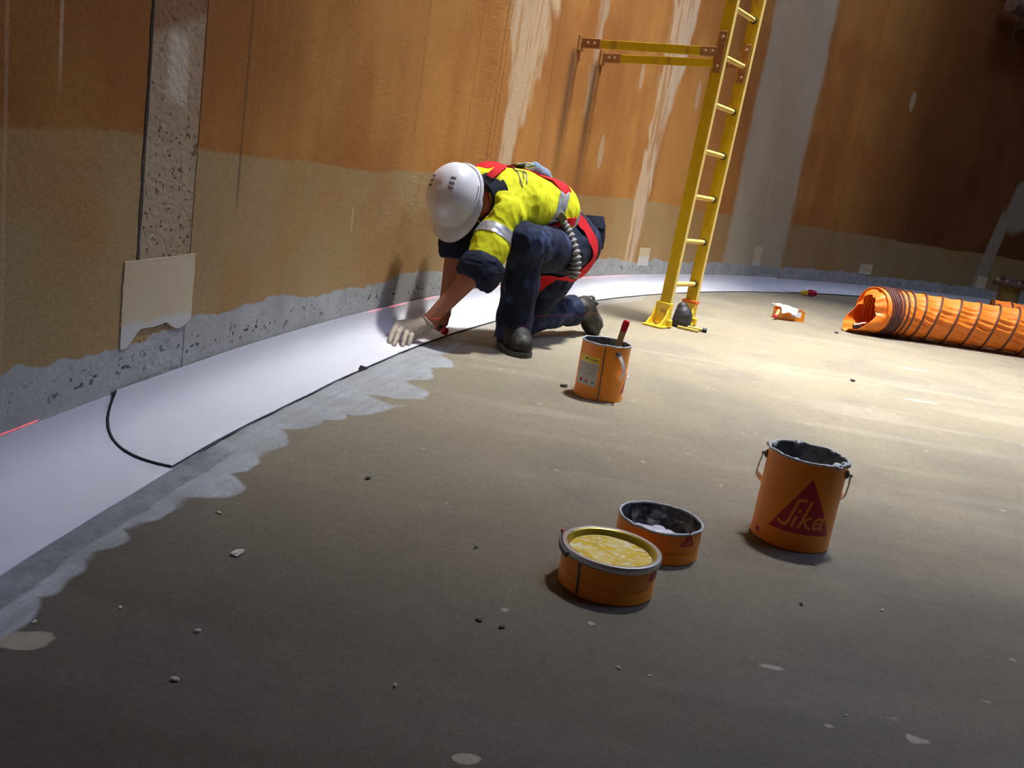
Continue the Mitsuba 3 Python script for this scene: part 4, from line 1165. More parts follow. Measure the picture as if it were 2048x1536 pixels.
# head: skull, jaw, brow, nose, lips, ears
B.blob(hp(0.0, 0, 0.035), [0.094, 0.074, 0.088], HM, 0.02)
B.blob(hp(0.030, 0, -0.045), [0.062, 0.058, 0.066], HM, 0.03)
B.blob(hp(0.062, 0, -0.098), [0.026, 0.026, 0.020], HM, 0.025)
B.bone(hp(0.083, 0, 0.012), 0.011, hp(0.106, 0, -0.028), 0.014, 0.012)
B.bone(hp(0.078, 0.036, 0.020), 0.010, hp(0.078, -0.036, 0.020), 0.010, 0.012)
B.bone(hp(0.082, 0.018, -0.063), 0.008, hp(0.082, -0.018, -0.063), 0.008, 0.008)
for sg_ in (1, -1):
    B.blob(hp(0.082, sg_ * 0.031, 0.003), [0.012, 0.015, 0.010], HM, cut=True)
    B.blob(hp(0.060, sg_ * 0.045, -0.025), [0.02, 0.02, 0.018], HM, 0.02)
    B.blob(hp(-0.012, sg_ * 0.077, -0.008), [0.020, 0.009, 0.032], HM, 0.006)
    B.blob(hp(-0.008, sg_ * 0.086, -0.004), [0.009, 0.006, 0.016], HM, cut=True)
# the far hand, closed on the seam roller
fw = J['wrR']; fdir = nrm(np.array([-0.35, -0.25, -0.9])); fs = nrm(np.array([0.80, -0.55, -0.1])); fn = np.cross(fs, fdir)
pc = fw + fdir * 0.045
B.bone(fw, 0.027, pc, 0.034, 0.015).bone(pc - fs * 0.018, 0.020, pc + fs * 0.020, 0.019, 0.01)
for i_, o_ in enumerate((-0.030, -0.010, 0.010, 0.029)):
    kn = fw + fdir * 0.062 + fs * o_
    B.chain([kn - fdir * 0.02, kn + fdir * 0.012 - fn * 0.012, kn + fdir * 0.004 - fn * 0.034, kn - fdir * 0.018 - fn * 0.034], [0.0115, 0.0105, 0.0095, 0.0085], 0.004)
B.chain([fw + fdir * 0.02 + fs * 0.028, fw + fdir * 0.040 + fs * 0.046 - fn * 0.015, fw + fdir * 0.050 + fs * 0.030 - fn * 0.040], [0.013, 0.0115, 0.0095], 0.006)
scene[P_] = mikit.ply(B.mesh(iters=4), 'skin', smooth=True)
for sg_ in (1, -1):
    e_ = key_for(P_ + '__eye')
    s_ = trimesh.creation.icosphere(3, 0.0115); s_.apply_translation(hp(0.0745, sg_ * 0.031, 0.003)); scene[e_] = mikit.ply(s_, 'eye_white', smooth=True)
    i_ = trimesh.creation.icosphere(2, 0.0055); i_.apply_translation(hp(0.0815, sg_ * 0.031, 0.001)); obj('iris', i_, 'eye_iris', e_, smooth=True)
B = Body(HC - 0.15, HC + 0.15, 0.004)
B.blob(hp(-0.006, 0, 0.034), [0.095, 0.0785, 0.092], HM, 0.0)
B.cut(hp(0.0, 0, -0.050), -HU).cut(hp(0.020, 0, 0), HF - 0.2 * HU)
obj('hair', B.mesh(0.004, 60), 'hair_grey', P_, smooth=True, label='short grey hair under the hard hat')

# trousers
B = Body([-0.22, 3.70, -0.01], [0.50, 4.80, 0.74], 0.0075)
B.chain([J['pelvis'] + [0.012, 0.02, -0.01], J['waist']], [0.134, 0.124], 0.05)
B.chain([J['pelvis'] + [0.03, 0.04, -0.04], J['hipR'], J['hipL']], [0.118, 0.108, 0.106], 0.05)
kl = J['kneeL']
B.chain([J['hipL'], (J['hipL'] + kl) / 2 + [0, 0, -0.012], kl], [0.112, 0.098, 0.078], 0.04)
B.chain([kl, (kl + J['ankleL']) / 2 + [0.004, 0.014, 0], J['ankleL'] + [0, 0.005, 0.045], J['ankleL'] + [0, 0.0, -0.03]], [0.076, 0.076, 0.079, 0.084], 0.03)
kr = J['kneeR'] + [0.0, 0.01, 0.022]
B.chain([J['hipR'], (J['hipR'] + kr) / 2, kr], [0.112, 0.095, 0.076], 0.04)
B.chain([kr, (kr + J['ankleR']) / 2 + [0, 0, 0.012], J['ankleR'] * 0.86 + kr * 0.14, J['ankleR']], [0.074, 0.074, 0.070, 0.072], 0.03)
ar = nrm(J['ankleR'] - kr)
B.cut_near(J['ankleL'] + [0, 0, -0.045], [0.0, -0.1, -1], 0.14)
g_ = np.array(J['ankleR'] - ar * 0.035)
# cuff of the rear leg: cut only near it
sl_, p__ = B._win(g_, g_, 0.16)
B.d[sl_] = np.maximum(B.d[sl_], ((p__ - g_) @ ar).astype(np.float32))
B.cut([0, 0, 0.006], [0, 0, -1])
wd_ = nrm(J['chest'] - J['pelvis'])
B.cut_near(J['waist'] + wd_ * 0.03, wd_, 0.135)
tm = B.mesh(0.015, 15, (1.25, 1.25, 0.7), 4)
obj('trousers', tm, 'navy_worn', P_, smooth=True)
TR = f'{P_}__trousers'
# side pocket seam and knee seam
for pts in ([(0.055, 4.02, 0.53), (0.10, 4.08, 0.45), (0.115, 4.10, 0.36)], [(0.03, 3.90, 0.47), (0.045, 3.92, 0.38), (0.04, 3.93, 0.25), (0.045, 3.94, 0.12)]):
    obj('seam', strap(tm, pts, 0.004, 0.0015, 24, 0.002), 'navy', TR, smooth=40)

# shirt
B = Body([-0.46, 3.62, 0.24], [0.26, 4.42, 0.88], 0.007)
B.chain([J['waist'] + wd_ * -0.04, J['waist'] + [0.0, 0, 0.012], J['chest'] + [0, 0, 0.0], J['uchest'] + [0.0, 0.0, 0.0]], [0.122, 0.132, 0.143, 0.128], 0.05)
B.bone(J['uchest'], 0.10, J['shL'], 0.085, 0.06).bone(J['uchest'], 0.10, J['shR'], 0.082, 0.06)
B.bone(J['uchest'], 0.10, J['neck'] + [0.02, 0.02, 0], 0.078, 0.04)
uL, uR = nrm(J['elL'] - J['shL']), nrm(J['elR'] - J['shR'])
B.chain([J['shL'], J['shL'] * 0.45 + J['elL'] * 0.55, J['elL']], [0.080, 0.077, 0.075], 0.035)
B.chain([J['shR'], J['shR'] * 0.45 + J['elR'] * 0.55, J['elR']], [0.078, 0.072, 0.070], 0.035)
sl_, p__ = B._win(J['elL'], J['elL'], 0.11); B.d[sl_] = np.maximum(B.d[sl_], ((p__ - J['elL'] + uL * 0.025) @ uL).astype(np.float32))
sl_, p__ = B._win(J['elR'], J['elR'], 0.11); B.d[sl_] = np.maximum(B.d[sl_], ((p__ - J['elR'] + uR * 0.05) @ uR).astype(np.float32))
nd = nrm(HC - J['neck'])
B.cut_near(J['neck'] + nd * 0.035, nd, 0.13)
B.cut_near(J['waist'] - wd_ * 0.075, -wd_, 0.2)
sm = B.mesh(0.013, 13, (1.0, 1.5, 0.75), 21)
obj('shirt', sm, 'hi_vis', P_, smooth=True)
SH = f'{P_}__shirt'


def slab(c, n_, hw_):
    n_ = nrm(n_)
    return lambda q: np.abs((q - c) @ n_) < hw_


def both(*fs):
    return lambda q: np.logical_and.reduce([f_(q) for f_ in fs])


chc = J['chest'] + wd_ * -0.115
torso_n = nrm(wd_ + np.array([0.15, 0, 0.15]))
not_arm = lambda q: ((q - J['shL']) @ uL < 0.06) | ((q - J['shL']) @ wd_ < -0.11)
obj('reflective_band', patch(sm, both(slab(chc, torso_n, 0.024), not_arm), 0.0025), 'reflective', SH, smooth=True, label='silver reflective band around the back')
obj('reflective_band', patch(sm, both(slab(J['waist'] - wd_ * 0.052, torso_n, 0.020)), 0.0025), 'reflective', SH, smooth=True, label='silver reflective band above the belt')
armL = lambda q: (np.linalg.norm(q - (J['shL'] + uL * np.clip((q - J['shL']) @ uL, 0.02, 0.3)[:, None]), axis=1) < 0.115) & ((q - J['shL']) @ uL > 0.03)
armR = lambda q: (np.linalg.norm(q - (J['shR'] + uR * np.clip((q - J['shR']) @ uR, 0.02, 0.3)[:, None]), axis=1) < 0.10) & ((q - J['shR']) @ uR > 0.04)
obj('reflective_band', patch(sm, both(slab(J['shL'] + uL * 0.115, uL, 0.026), armL), 0.003), 'reflective', SH, smooth=True, label='silver reflective band around the near sleeve')
obj('navy_panel', patch(sm, both(slab(J['shR'] + uR * 0.22, uR, 0.05), armR), 0.003), 'navy', SH, smooth=True, label='navy lower part of the far sleeve')

# rolled navy sleeve ends
B = Body([-0.50, 3.58, 0.18], [-0.02, 4.16, 0.56], 0.006)
fL = nrm(J['wrL'] - J['elL'])
e0 = J['elL']
B.chain([e0 - uL * 0.045, e0 + uL * 0.012 + [0.012, 0, 0], e0 + uL * 0.05 + [0.022, -0.004, 0.0]], [0.078, 0.084, 0.070], 0.02)
B.bone(e0 + [0.0, 0, -0.02], 0.080, e0 + fL * 0.052 + [-0.006, 0, 0.022], 0.064, 0.03)
cn = nrm(fL * 0.7 + uL * 0.6)
sl_, p__ = B._win(e0, e0, 0.2); B.d[sl_] = np.maximum(B.d[sl_], ((p__ - e0 - cn * 0.072) @ cn).astype(np.float32))
sl_, p__ = B._win(e0, e0, 0.2); B.d[sl_] = np.maximum(B.d[sl_], ((p__ - e0 + uL * 0.030) @ -uL).astype(np.float32))
obj('sleeve_cuff', B.mesh(0.014, 15, (0.8, 1, 1.4), 8), 'navy', SH, smooth=True, label='rolled navy sleeve end above the near forearm')
B = Body([-0.54, 3.80, 0.24], [-0.16, 4.26, 0.62], 0.006)
fR = nrm(J['wrR'] - J['elR']); e1 = J['elR']
B.chain([e1 - uR * 0.06, e1, e1 + fR * 0.05], [0.072, 0.076, 0.062], 0.02)
sl_, p__ = B._win(e1, e1, 0.2); B.d[sl_] = np.maximum(B.d[sl_], ((p__ - e1 - fR * 0.06) @ fR).astype(np.float32))
sl_, p__ = B._win(e1, e1, 0.2); B.d[sl_] = np.maximum(B.d[sl_], ((p__ - e1 + uR * 0.055) @ -uR).astype(np.float32))
obj('sleeve_cuff', B.mesh(0.012, 20, (1, 1, 1), 5), 'navy', SH, smooth=True, label='rolled navy sleeve end of the far arm')

# navy collar standing around the neck
nA = nrm(np.cross(nd, HL)); nB = np.cross(nd, nA)
A_, T_ = np.meshgrid(np.linspace(0, 2 * math.pi, 81), np.linspace(0, 1, 9), indexing='ij')
nc = J['neck'] + nd * 0.008
rad = 0.082 + 0.018 * (T_ - 0.3) ** 2 + 0.006 * np.sin(3 * A_) * T_ + 0.008 * (1 - T_)
V = nc + nd * (0.066 * T_ - 0.025)[..., None] + (rad - 0.008)[..., None] * (np.cos(A_)[..., None] * nA + np.sin(A_)[..., None] * nB)
obj('collar', shell(V, 0.006), 'navy', SH, smooth=50, label='navy collar')
V = nc + nd * (0.040 - 0.062 * T_)[..., None] + (0.085 + 0.036 * T_ + 0.005 * np.sin(4 * A_))[..., None] * (np.cos(A_)[..., None] * nA + np.sin(A_)[..., None] * nB)
obj('collar', shell(V, 0.005), 'navy', SH, smooth=50, label='navy collar fold')

# dark printed emblem on the back of the shirt
for pts in ([(-0.150, 4.03, 0.745), (-0.130, 4.04, 0.742), (-0.115, 4.05, 0.740)], [(-0.140, 4.00, 0.735), (-0.125, 4.02, 0.738), (-0.105, 4.03, 0.735)], [(-0.148, 4.04, 0.75), (-0.140, 4.00, 0.728)],
            [(-0.120, 4.05, 0.74), (-0.112, 4.01, 0.722), (-0.100, 4.00, 0.715)], [(-0.115, 4.05, 0.74), (-0.095, 4.03, 0.732), (-0.088, 3.99, 0.712)], [(-0.130, 4.02, 0.738), (-0.124, 3.98, 0.715), (-0.108, 3.975, 0.705)], [(-0.135, 3.97, 0.705), (-0.112, 3.965, 0.69)]):
    obj('emblem', strap(sm, pts, 0.0050, 0.0040, 12, 0.0012), 'ink', SH, smooth=40)

# glove on the near hand, fingers spread on the coving
w_ = J['wrL']
K = [np.array(v_) for v_ in ((-0.512, 3.668, 0.082), (-0.492, 3.655, 0.068), (-0.470, 3.655, 0.054), (-0.447, 3.668, 0.045))]
TIP = [np.array(v_) for v_ in ((-0.523, 3.566, 0.020), (-0.499, 3.545, 0.014), (-0.468, 3.570, 0.0115), (-0.449, 3.608, 0.0105))]
B = Body([-0.57, 3.49, -0.01], [-0.33, 3.79, 0.17], 0.0032)
B.bone(w_ + [0.018, 0.006, 0.016], 0.0335, w_ + [-0.008, -0.004, 0.0], 0.032, 0.01)
for i_, kk in enumerate(K):
    B.bone(w_ + (kk - w_) * 0.15, 0.026, kk, 0.0135, 0.014)
    a_ = kk * 0.55 + TIP[i_] * 0.45 + [0, -0.004, 0.013]
    b_ = kk * 0.22 + TIP[i_] * 0.78 + [0, 0, 0.007]
    B.chain([kk, a_, b_, TIP[i_]], [0.0118, 0.0105, 0.0095, 0.0082], 0.004)
B.chain([w_ + [-0.012, 0.012, -0.010], np.array([-0.432, 3.690, 0.052]), np.array([-0.446, 3.680, 0.030]), np.array([-0.455, 3.665, 0.0125])], [0.018, 0.0135, 0.0115, 0.0095], 0.006)
wdv = nrm(J['elL'] - w_)
B.cut(w_ + wdv * 0.022, wdv)
gm = B.mesh(0.0022, 40, seed=4, iters=3)
obj('glove', gm, 'glove', P_, smooth=True, label='cream latex glove on the near hand')
cf = w_ + wdv * 0.020
ra = nrm(np.cross(wdv, [0, 0, 1.0])); rb = np.cross(wdv, ra)
aa = np.linspace(0, 2 * math.pi, 40, endpoint=False)
obj('glove_cuff', sweep(cf + 0.0350 * (np.cos(aa)[:, None] * ra + np.sin(aa)[:, None] * rb), 0.003, 8, closed=True), 'glove', f'{P_}__glove', smooth=True)

# boots
B = Body([-0.18, 3.68, -0.01], [0.14, 4.10, 0.22], 0.005)
B.chain([(-0.036, 3.955, 0.150), (-0.040, 3.955, 0.075), (-0.050, 3.965, 0.042)], [0.060, 0.060, 0.050], 0.03)
B.chain([(-0.036, 3.945, 0.080), (-0.008, 3.880, 0.060), (0.014, 3.815, 0.048)], [0.056, 0.054, 0.052], 0.03)
B.cut([0, 0, 0.016], [0, 0, -1]).cut([0, 0, 0.155], [0, 0, 1])
bt = obj('boot', B.mesh(0.004, 26, seed=2), 'boot_leather', P_, smooth=True)


def sole(toe, heel, up_, wmax, th_, name):
    """Boot sole between toe and heel points (centre line), up_ its upward normal."""
    f_ = nrm(toe - heel); up_ = nrm(up_ - np.dot(up_, f_) * f_); s_ = np.cross(f_, up_); L_ = np.linalg.norm(toe - heel)
    t_ = np.linspace(0, 1, 26)
    ww = wmax * np.interp(t_, [0, 0.04, 0.15, 0.4, 0.7, 0.88, 0.97, 1.0], [0.35, 0.62, 0.76, 0.72, 1.0, 0.88, 0.5, 0.2])
    pl = sg.Polygon(np.r_[np.stack([t_ * L_, ww], 1), np.stack([t_ * L_, -ww], 1)[::-1]])
    m_ = prism(pl, th_); v_ = m_.vertices
    m_.vertices = heel + v_[:, :1] * f_ + v_[:, 1:2] * s_ + v_[:, 2:3] * up_
    m_.fix_normals()
    return m_


obj('sole', sole(np.array([0.030, 3.758, 0.0012]), np.array([-0.072, 4.022, 0.0012]), np.array([0, 0, 1.0]), 0.060, 0.022, 's'), 'boot_sole', bt, smooth=30, label='dark rubber sole')
for j_, (y_, z_) in enumerate(((3.905, 0.104), (3.885, 0.098), (3.865, 0.092))):
    obj('lace', sweep(smooth_path([(-0.040 + j_ * 0.008, y_ - 0.006, z_ + 0.006), (-0.010 + j_ * 0.008, y_ - 0.004, z_ + 0.020), (0.026 + j_ * 0.008, y_ + 0.012, z_ + 0.002)], 10), 0.0035, 6), 'webbing_dark', bt, smooth=True)
# rear boot stands on its toe
tr, hr = J['toeR'], J['heelR']
fd = nrm(np.array([0.405, 4.735, 0.0]) + [0, 0, 0.012] - (hr + [0.03, 0.045, 0.0]))
toe_ = np.array([0.412, 4.742, 0.010]); heel_ = np.array([0.318, 4.700, 0.196])
un = nrm(J['ankleR'] - (toe_ + heel_) / 2); f_ = nrm(toe_ - heel_); un = nrm(un - np.dot(un, f_) * f_)
at_ = lambda t_, h_: heel_ * (1 - t_) + toe_ * t_ + un * h_
B = Body([0.16, 4.46, -0.01], [0.50, 4.86, 0.30], 0.005)
B.chain([J['ankleR'] - ar * 0.05, J['ankleR'] + ar * 0.005, at_(0.20, 0.060)], [0.052, 0.054, 0.050], 0.03)
B.chain([at_(0.10, 0.045), at_(0.35, 0.052), at_(0.65, 0.045), at_(0.86, 0.038)], [0.042, 0.046, 0.044, 0.036], 0.03)
sl_, p__ = B._win(toe_, heel_, 0.2)
B.cut(at_(0.5, 0.018), -un).cut([0, 0, 0.004], [0, 0, -1])
bt2 = obj('boot', B.mesh(0.004, 26, seed=6), 'boot_leather', P_, smooth=True)
obj('sole', sole(at_(0.96, 0.0), at_(0.0, 0.0), un, 0.050, 0.022, 's'), 'boot_sole', bt2, smooth=30, label='dark rubber sole')
obj('heel_block', sole(at_(0.30, -0.012), at_(0.005, -0.012), un, 0.050, 0.014, 'h'), 'boot_sole', bt2, smooth=30)
hs_ = at_(0.06, 0.012) - np.cross(f_, un) * 0.0 + un * 0.0
obj('heel_stripe', ribbon(smooth_path([at_(0.02, 0.030) + np.cross(un, f_) * 0.040, at_(-0.035, 0.034), at_(0.02, 0.030) - np.cross(un, f_) * 0.040], 16), np.stack([np.cross(un, f_) * q_ - f_ * (1 - abs(q_)) for q_ in np.linspace(1, -1, 16)]), 0.012, 0.004), 'reflective', bt2, smooth=40, label='pale reflective strip at the heel')
obj('sock', sweep(np.stack([J['ankleR'] - ar * 0.075, J['ankleR'] - ar * 0.01]), 0.056, 24), 'lanyard_grey', P_, smooth=40, label='grey sock of the rear foot')

# hard hat
HB = HC + HU * 0.030
a_ = np.linspace(0, 2 * math.pi, 96, endpoint=False); e_ = np.linspace(0, 1, 26)
A_, E_ = np.meshgrid(a_, e_, indexing='ij')
el = E_ * math.pi / 2
prof_r = np.cos(el) ** 0.78; prof_h = np.sin(el) ** 0.92
rf, rl, rh = 0.136, 0.116, 0.130
rise = 0.006 * np.exp(-(((np.sin(A_) * prof_r)) / 0.22) ** 2) * np.sin(el) ** 0.5           # centre ridge
lx = prof_r * np.cos(A_) * rf - 0.004; ly = prof_r * np.sin(A_) * rl; lz = prof_h * rh + rise
V = HB + np.stack([lx, ly, lz], -1) @ HM.T
Vc = np.concatenate([V, V[:1]], 0)
hat = thing('', '', '') if False else f'{P_}__hard_hat'
scene[hat] = mikit.ply(shell(Vc, 0.003), 'helmet_white', smooth=45)
labels[hat] = {'label': 'white hard hat'}
# peak and rain gutter
A2, R2 = np.meshgrid(np.linspace(0, 2 * math.pi, 121), np.linspace(0, 1, 10), indexing='ij')
front = np.clip(np.cos(A2), 0, 1) ** 0.8
out = 0.012 + 0.046 * front
wide = 0.012 + 0.020 * np.clip(np.cos(A2), 0, 1) ** 0.5
lx = np.cos(A2) * (rf + R2 * out) - 0.004; ly = np.sin(A2) * (rl + R2 * wide); lz = 0.002 - R2 * (0.006 + 0.020 * front) + 0.004 * np.sin(R2 * math.pi)
obj('brim', shell(HB + np.stack([lx, ly, lz], -1) @ HM.T, 0.003), 'helmet_white', hat, smooth=45, label='white peak and rim')
A3 = np.linspace(0, 2 * math.pi, 120, endpoint=False); fr = np.clip(np.cos(A3), 0, 1) ** 0.8
lx = np.cos(A3) * (rf + 0.012 + 0.046 * fr) - 0.004; ly = np.sin(A3) * (rl + 0.012 + 0.020 * np.clip(np.cos(A3), 0, 1) ** 0.5); lz = 0.002 - (0.006 + 0.020 * fr)
obj('brim_bead', sweep(HB + np.stack([lx, ly, lz], -1) @ HM.T, 0.0028, 8, closed=True), 'helmet_white', hat, smooth=True)
for sg_ in (1, -1):
    for j_ in range(3):
        u_ = 0.50 - 0.0; f0 = -0.045 + j_ * 0.021
        ly_ = sg_ * (0.047 + 0.0015 * j_)
        lz_ = rh * math.sqrt(max(0.0, 1 - (f0 / rf) ** 2 - (ly_ / rl) ** 2)) ** 0.92
        n_ = nrm(HM @ np.array([f0 / rf ** 2, ly_ / rl ** 2, lz_ / rh ** 2]))
        # settle onto the shell
        cp, nn_ = snap(trimesh.Trimesh(Vc.reshape(-1, 3), grid_faces(97, 26), process=False), (HB + HM @ np.array([f0, ly_, lz_]))[None], 0.0)
        n_ = nn_[0] if np.dot(nn_[0], HU) > 0 else -nn_[0]
        obj('vent', place(bevel_box(0.0115, 0.023, 0.006, 0.002), frame(HF, n_), cp[0] + n_ * 0.0005), 'helmet_vent', hat, label='dark vent slot')
for sg_ in (1, -1):
    sl = np.linspace(-0.45, 0.35, 14)
    pts = np.stack([[math.sin(q_) * 0.0 + q_ * 0.10 - 0.01, sg_ * (rl * math.cos(q_ * 0.75) - 0.0005), 0.020 + 0.004 * q_] for q_ in sl])
    obj('slot', sweep(HB + pts @ HM.T, 0.0026, 6), 'helmet_vent', hat, smooth=True, label='dark accessory slot above the rim')
# chin strap / harness cradle inside
obj('headband', shell(HC + np.stack([np.cos(A2[:, :4]) * 0.100, np.sin(A2[:, :4]) * 0.082, 0.022 + 0.018 * np.linspace(0, 1, 4)[None] + 0 * A2[:, :4]], -1) @ HM.T, 0.002), 'webbing_dark', hat, smooth=45, label='dark headband')

# red safety harness
HN = f'{P_}__harness'
cover = trimesh.util.concatenate([sm, tm])
labels[HN] = {'label': 'red safety harness'}


def web(name, surf, pts, width, off=0.006, mat='webbing_red', label=None, **kw):
    return obj(name, strap(surf, pts, width, off, **kw), mat, HN, smooth=40, label=label)


web('strap', sm, [(-0.139, 4.12, 0.762), (-0.196, 4.00, 0.729), (-0.221, 3.95, 0.695)], 0.045, 0.008, label='red strap from the back ring to the near shoulder')
web('strap', sm, [(-0.219, 3.953, 0.698), (-0.2235, 3.94, 0.678), (-0.2245, 3.93, 0.662)], 0.046, 0.0085, 'webbing_dark', label='dark keeper on the shoulder strap')
web('strap', sm, [(-0.2245, 3.93, 0.664), (-0.228, 3.91, 0.62), (-0.235, 3.90, 0.56), (-0.240, 3.90, 0.50), (-0.225, 3.92, 0.45)], 0.040, 0.009, label='red strap down the near side of the chest')
P1 = smooth_path([(-0.135, 4.13, 0.772), (-0.19, 4.15, 0.778), (-0.245, 4.16, 0.785), (-0.290, 4.15, 0.772), (-0.325, 4.11, 0.722), (-0.340, 4.06, 0.67)], 40)
obj('strap', ribbon(P1, np.stack([np.interp(np.linspace(0, 1, 40), [0, 0.6, 1], [0.1, -0.25, -0.7]), np.full(40, -0.55), np.full(40, 0.9)], 1), np.interp(np.linspace(0, 1, 40), [0, 0.6, 1], [0.035, 0.060, 0.05]), 0.005), 'webbing_red', HN, smooth=40, label='red strap standing off the far shoulder')
web('strap', cover, [(-0.135, 4.13, 0.765), (-0.048, 4.16, 0.766), (0.047, 4.17, 0.745), (0.112, 4.17, 0.700), (0.152, 4.19, 0.640), (0.198, 4.26, 0.560), (0.232, 4.33, 0.470), (0.238, 4.33, 0.400), (0.215, 4.33, 0.335)], np.interp(np.linspace(0, 1, 60), [0, 0.3, 0.5, 1], [0.036, 0.052, 0.062, 0.066]), 0.009, n=60, label='broad red strap from the back ring down over the hip')
web('strap', cover, [(0.225, 4.33, 0.350), (0.16, 4.26, 0.335), (0.09, 4.17, 0.318), (0.03, 4.10, 0.33)], 0.075, 0.008, label='red seat strap under the near thigh')
web('strap', cover, [(0.16, 4.50, 0.33), (0.08, 4.36, 0.30), (0.00, 4.22, 0.29), (-0.075, 4.20, 0.30)], 0.075, 0.008, label='red leg strap around the rear thigh')
view_n = lambda n_: np.tile(nrm(np.array([0.05, -0.95, -0.25])), (n_, 1))
obj('strap', ribbon(smooth_path([(0.030, 4.20, 0.262), (0.075, 4.215, 0.300), (0.130, 4.25, 0.330), (0.195, 4.29, 0.355)], 24), view_n(24), np.linspace(0.075, 0.040, 24), 0.005), 'webbing_red', HN, smooth=40, label='red seat strap hanging under the near thigh')
obj('strap', ribbon(smooth_path([(-0.050, 4.17, 0.375), (-0.082, 4.15, 0.335), (-0.100, 4.14, 0.295), (-0.095, 4.15, 0.250)], 20), view_n(20), 0.058, 0.005), 'webbing_red', HN, smooth=40, label='end of the red leg strap beside the near shin')
web('strap', cover, [(0.020, 4.06, 0.55), (0.075, 4.10, 0.575), (0.120, 4.16, 0.590), (0.175, 4.24, 0.585)], 0.034, 0.016, label='red waist strap')
web('strap', cover, [(0.055, 4.09, 0.610), (0.105, 4.14, 0.630), (0.150, 4.20, 0.640)], 0.018, 0.012, 'reflective', label='pale strap end at the waist')
web('belt', cover, [(-0.02, 4.03, 0.53), (0.06, 4.08, 0.565), (0.13, 4.17, 0.585), (0.20, 4.27, 0.60), (0.23, 4.36, 0.62)], 0.038, 0.005, 'webbing_dark', label='dark belt')
bk0, bn = snap(cover, np.array([[0.035, 4.09, 0.585], [0.075, 4.10, 0.600], [0.055, 4.08, 0.54]]), 0.016)
obj('buckle', place(bevel_box(0.085, 0.036, 0.012, 0.004), frame([0.75, 0.3, 0.35], bn[0]), bk0[0]), 'olive', HN, label='olive metal buckle at the waist')
obj('buckle', place(bevel_box(0.050, 0.042, 0.014, 0.004), frame([0.6, 0.4, -0.5], bn[1]), bk0[1] + bn[1] * 0.008), 'olive', HN, label='olive metal adjuster')
obj('buckle', place(bevel_box(0.060, 0.030, 0.018, 0.006), frame([0.8, 0.4, -0.1], bn[2]), bk0[2]), 'webbing_dark', HN, label='small dark clip on the thigh')
# back ring and pad
rc, rn = snap(sm, np.array([[-0.128, 4.10, 0.765]]), 0.018)
rn0 = rn[0]; ra = nrm(np.cross(rn0, [0, 1.0, 0])); rb = np.cross(rn0, ra)
obj('ring', sweep(rc[0] + 0.024 * (np.cos(aa)[:, None] * ra + np.sin(aa)[:, None] * rb), 0.0045, 10, closed=True), 'steel', HN, smooth=True, label='steel D-ring on the back')
obj('ring_plate', place(bevel_box(0.075, 0.050, 0.008, 0.003), frame([1, 0, 0.1], rn0), rc[0] - rn0 * 0.006), 'webbing_dark', HN, label='dark plate under the ring')
obj('carabiner', sweep(smooth_path([rc[0] + [0.015, 0, 0.006], rc[0] + [0.045, 0.005, 0.016], rc[0] + [0.075, 0.012, 0.008], rc[0] + [0.050, 0.008, -0.002], rc[0] + [0.020, 0, 0.0]], 30), 0.005, 8), 'steel', HN, smooth=True, label='steel carabiner')
B = Body([-0.16, 4.06, 0.70], [0.10, 4.36, 0.88], 0.006)
B.chain([(-0.100, 4.18, 0.775), (-0.055, 4.20, 0.792), (-0.010, 4.225, 0.772), (0.035, 4.25, 0.742)], [0.026, 0.032, 0.030, 0.020], 0.02)
obj('back_pad', B.mesh(0.008, 25, seed=3), 'pad_blue', HN, smooth=True, label='blue grey pad behind the ring')
# hanging shock-absorbing lanyard: a ribbed grey sleeve
LP = smooth_path([(0.100, 4.10, 0.600), (0.128, 4.115, 0.560), (0.162, 4.120, 0.505), (0.190, 4.120, 0.445), (0.200, 4.120, 0.385), (0.198, 4.115, 0.335)], 130)
tt = np.linspace(0, 1, 130)
rad_ = np.interp(tt, [0, 0.12, 0.3, 0.9, 1.0], [0.010, 0.018, 0.023, 0.027, 0.018]) * (1 + 0.20 * np.sin(tt * 2 * math.pi * 13))
lm = sweep(LP, rad_, 18)
obj('lanyard', lm, 'lanyard_grey', HN, smooth=60, label='ribbed grey lanyard sleeve hanging at the hip')
# navy tool pouch at the back of the belt
pcn = np.array([0.268, 4.46, 0.545])
pu = nrm(np.array([-0.10, 0.06, 1.0])); pn_ = nrm(np.array([0.55, -0.75, 0.1])); px = np.cross(pu, pn_)
V = []
for t_ in np.linspace(0, 1, 12):
    for s_ in np.linspace(-1, 1, 12):
        wv = 0.055 + 0.012 * t_
        V.append(pcn + px * s_ * wv + pu * (0.075 - 0.155 * t_) + pn_ * (0.018 * (1 - s_ * s_) + 0.018 * math.sin(t_ * 3)))
V = np.array(V).reshape(12, 12, 3)
pk = obj('tool_pouch', shell(V, 0.020), 'navy', P_, smooth=40, label='navy tool pouch hanging behind the hip')
V2 = V[:5] + pn_ * 0.016
obj('flap', shell(V2, 0.006), 'navy', pk, smooth=40)

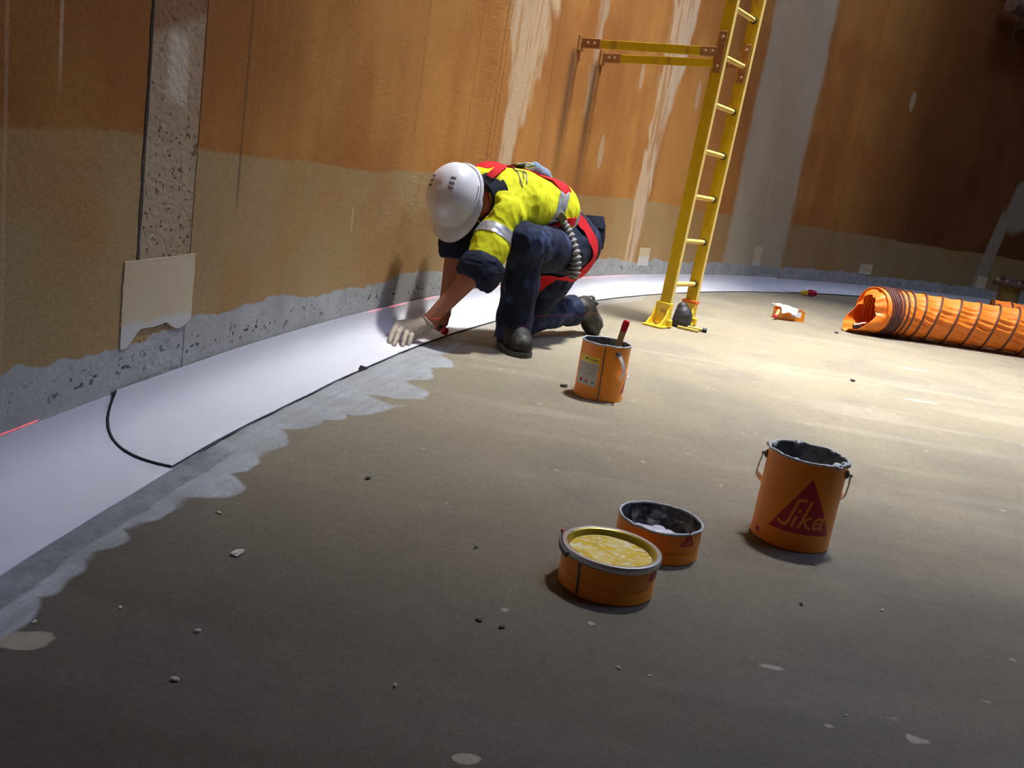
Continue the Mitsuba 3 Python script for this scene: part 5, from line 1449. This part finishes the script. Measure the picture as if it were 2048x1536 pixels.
# the small seam roller in the far hand
k = key_for('seam_roller')
hd0 = fw + fdir * 0.068 - fn * 0.022
rl0 = np.array([-0.375, 3.925, 0.0])
labels[k] = {'label': 'small dark seam roller held in the far hand on the white coving', 'category': 'roller'}
obj('handle', sweep(np.stack([hd0 - fs * 0.045, hd0 + fs * 0.055]), 0.0105, 14), 'black_rubber', k, smooth=40)
obj('wheel', sweep(np.stack([hd0 + fs * 0.060 - fdir * -0.004, hd0 + fs * 0.078 - fdir * -0.004]), 0.017, 18), 'red_gloss', k, smooth=40, label='dark red wheel')

# ------------------------------------------------------------------ rotating laser level on the floor, out to the right
k = thing('laser_level', 'red line laser level standing on the floor beyond the right edge', 'laser')
LC = np.array([9.0, 1.6, 0.1235])
gap = 0.00005
for sgn in (-1, 1):                      # a drum with a hair-wide slit all round
    d_ = lathe([(0.25, 0.0), (0.25, sgn * 0.10), (0.0, sgn * 0.10)], 96)
    obj('drum_half', place(d_, None, LC + [0, 0, sgn * gap]), 'black_rubber', k, smooth=False)
obj('stand', place(lathe([(0, 0), (0.06, 0), (0.06, 0.012), (0.02, 0.02), (0.02, LC[2] - 0.102), (0, LC[2] - 0.102)], 24), None, LC * [1, 1, 0]), 'black_rubber', k)
a0_, a1_ = math.atan2(1.72 - LC[1], -0.95 - LC[0]), math.atan2(3.42 - LC[1], -0.67 - LC[0])  # unseen blockers, added to stop the laser fan outside the wanted stretches
a0_ %= 2 * math.pi; a1_ %= 2 * math.pi
aa_ = np.linspace(min(a0_, a1_), max(a0_, a1_), 12)
obj('added_shutter', place(prism(sg.Polygon(np.r_[np.stack([0.255 * np.cos(aa_), 0.255 * np.sin(aa_)], 1), np.stack([0.27 * np.cos(aa_), 0.27 * np.sin(aa_)], 1)[::-1]]), 0.02), None, LC - [0, 0, 0.01]), 'black_rubber', k, smooth=False)
b0_, b1_ = math.atan2(7.2 - LC[1], 0.8 - LC[0]) % (2 * math.pi), math.atan2(-1.5 - LC[1], -0.8 - LC[0]) % (2 * math.pi)
bb_ = np.linspace(b1_, b0_ + 2 * math.pi, 60)
obj('added_shutter', place(prism(sg.Polygon(np.r_[np.stack([0.255 * np.cos(bb_), 0.255 * np.sin(bb_)], 1), np.stack([0.27 * np.cos(bb_), 0.27 * np.sin(bb_)], 1)[::-1]]), 0.02), None, LC - [0, 0, 0.01]), 'black_rubber', k, smooth=False)
scene['laser_light'] = {'type': 'point', 'position': LC.tolist(), 'intensity': {'type': 'rgb', 'value': [640.0, 40.0, 60.0]}}
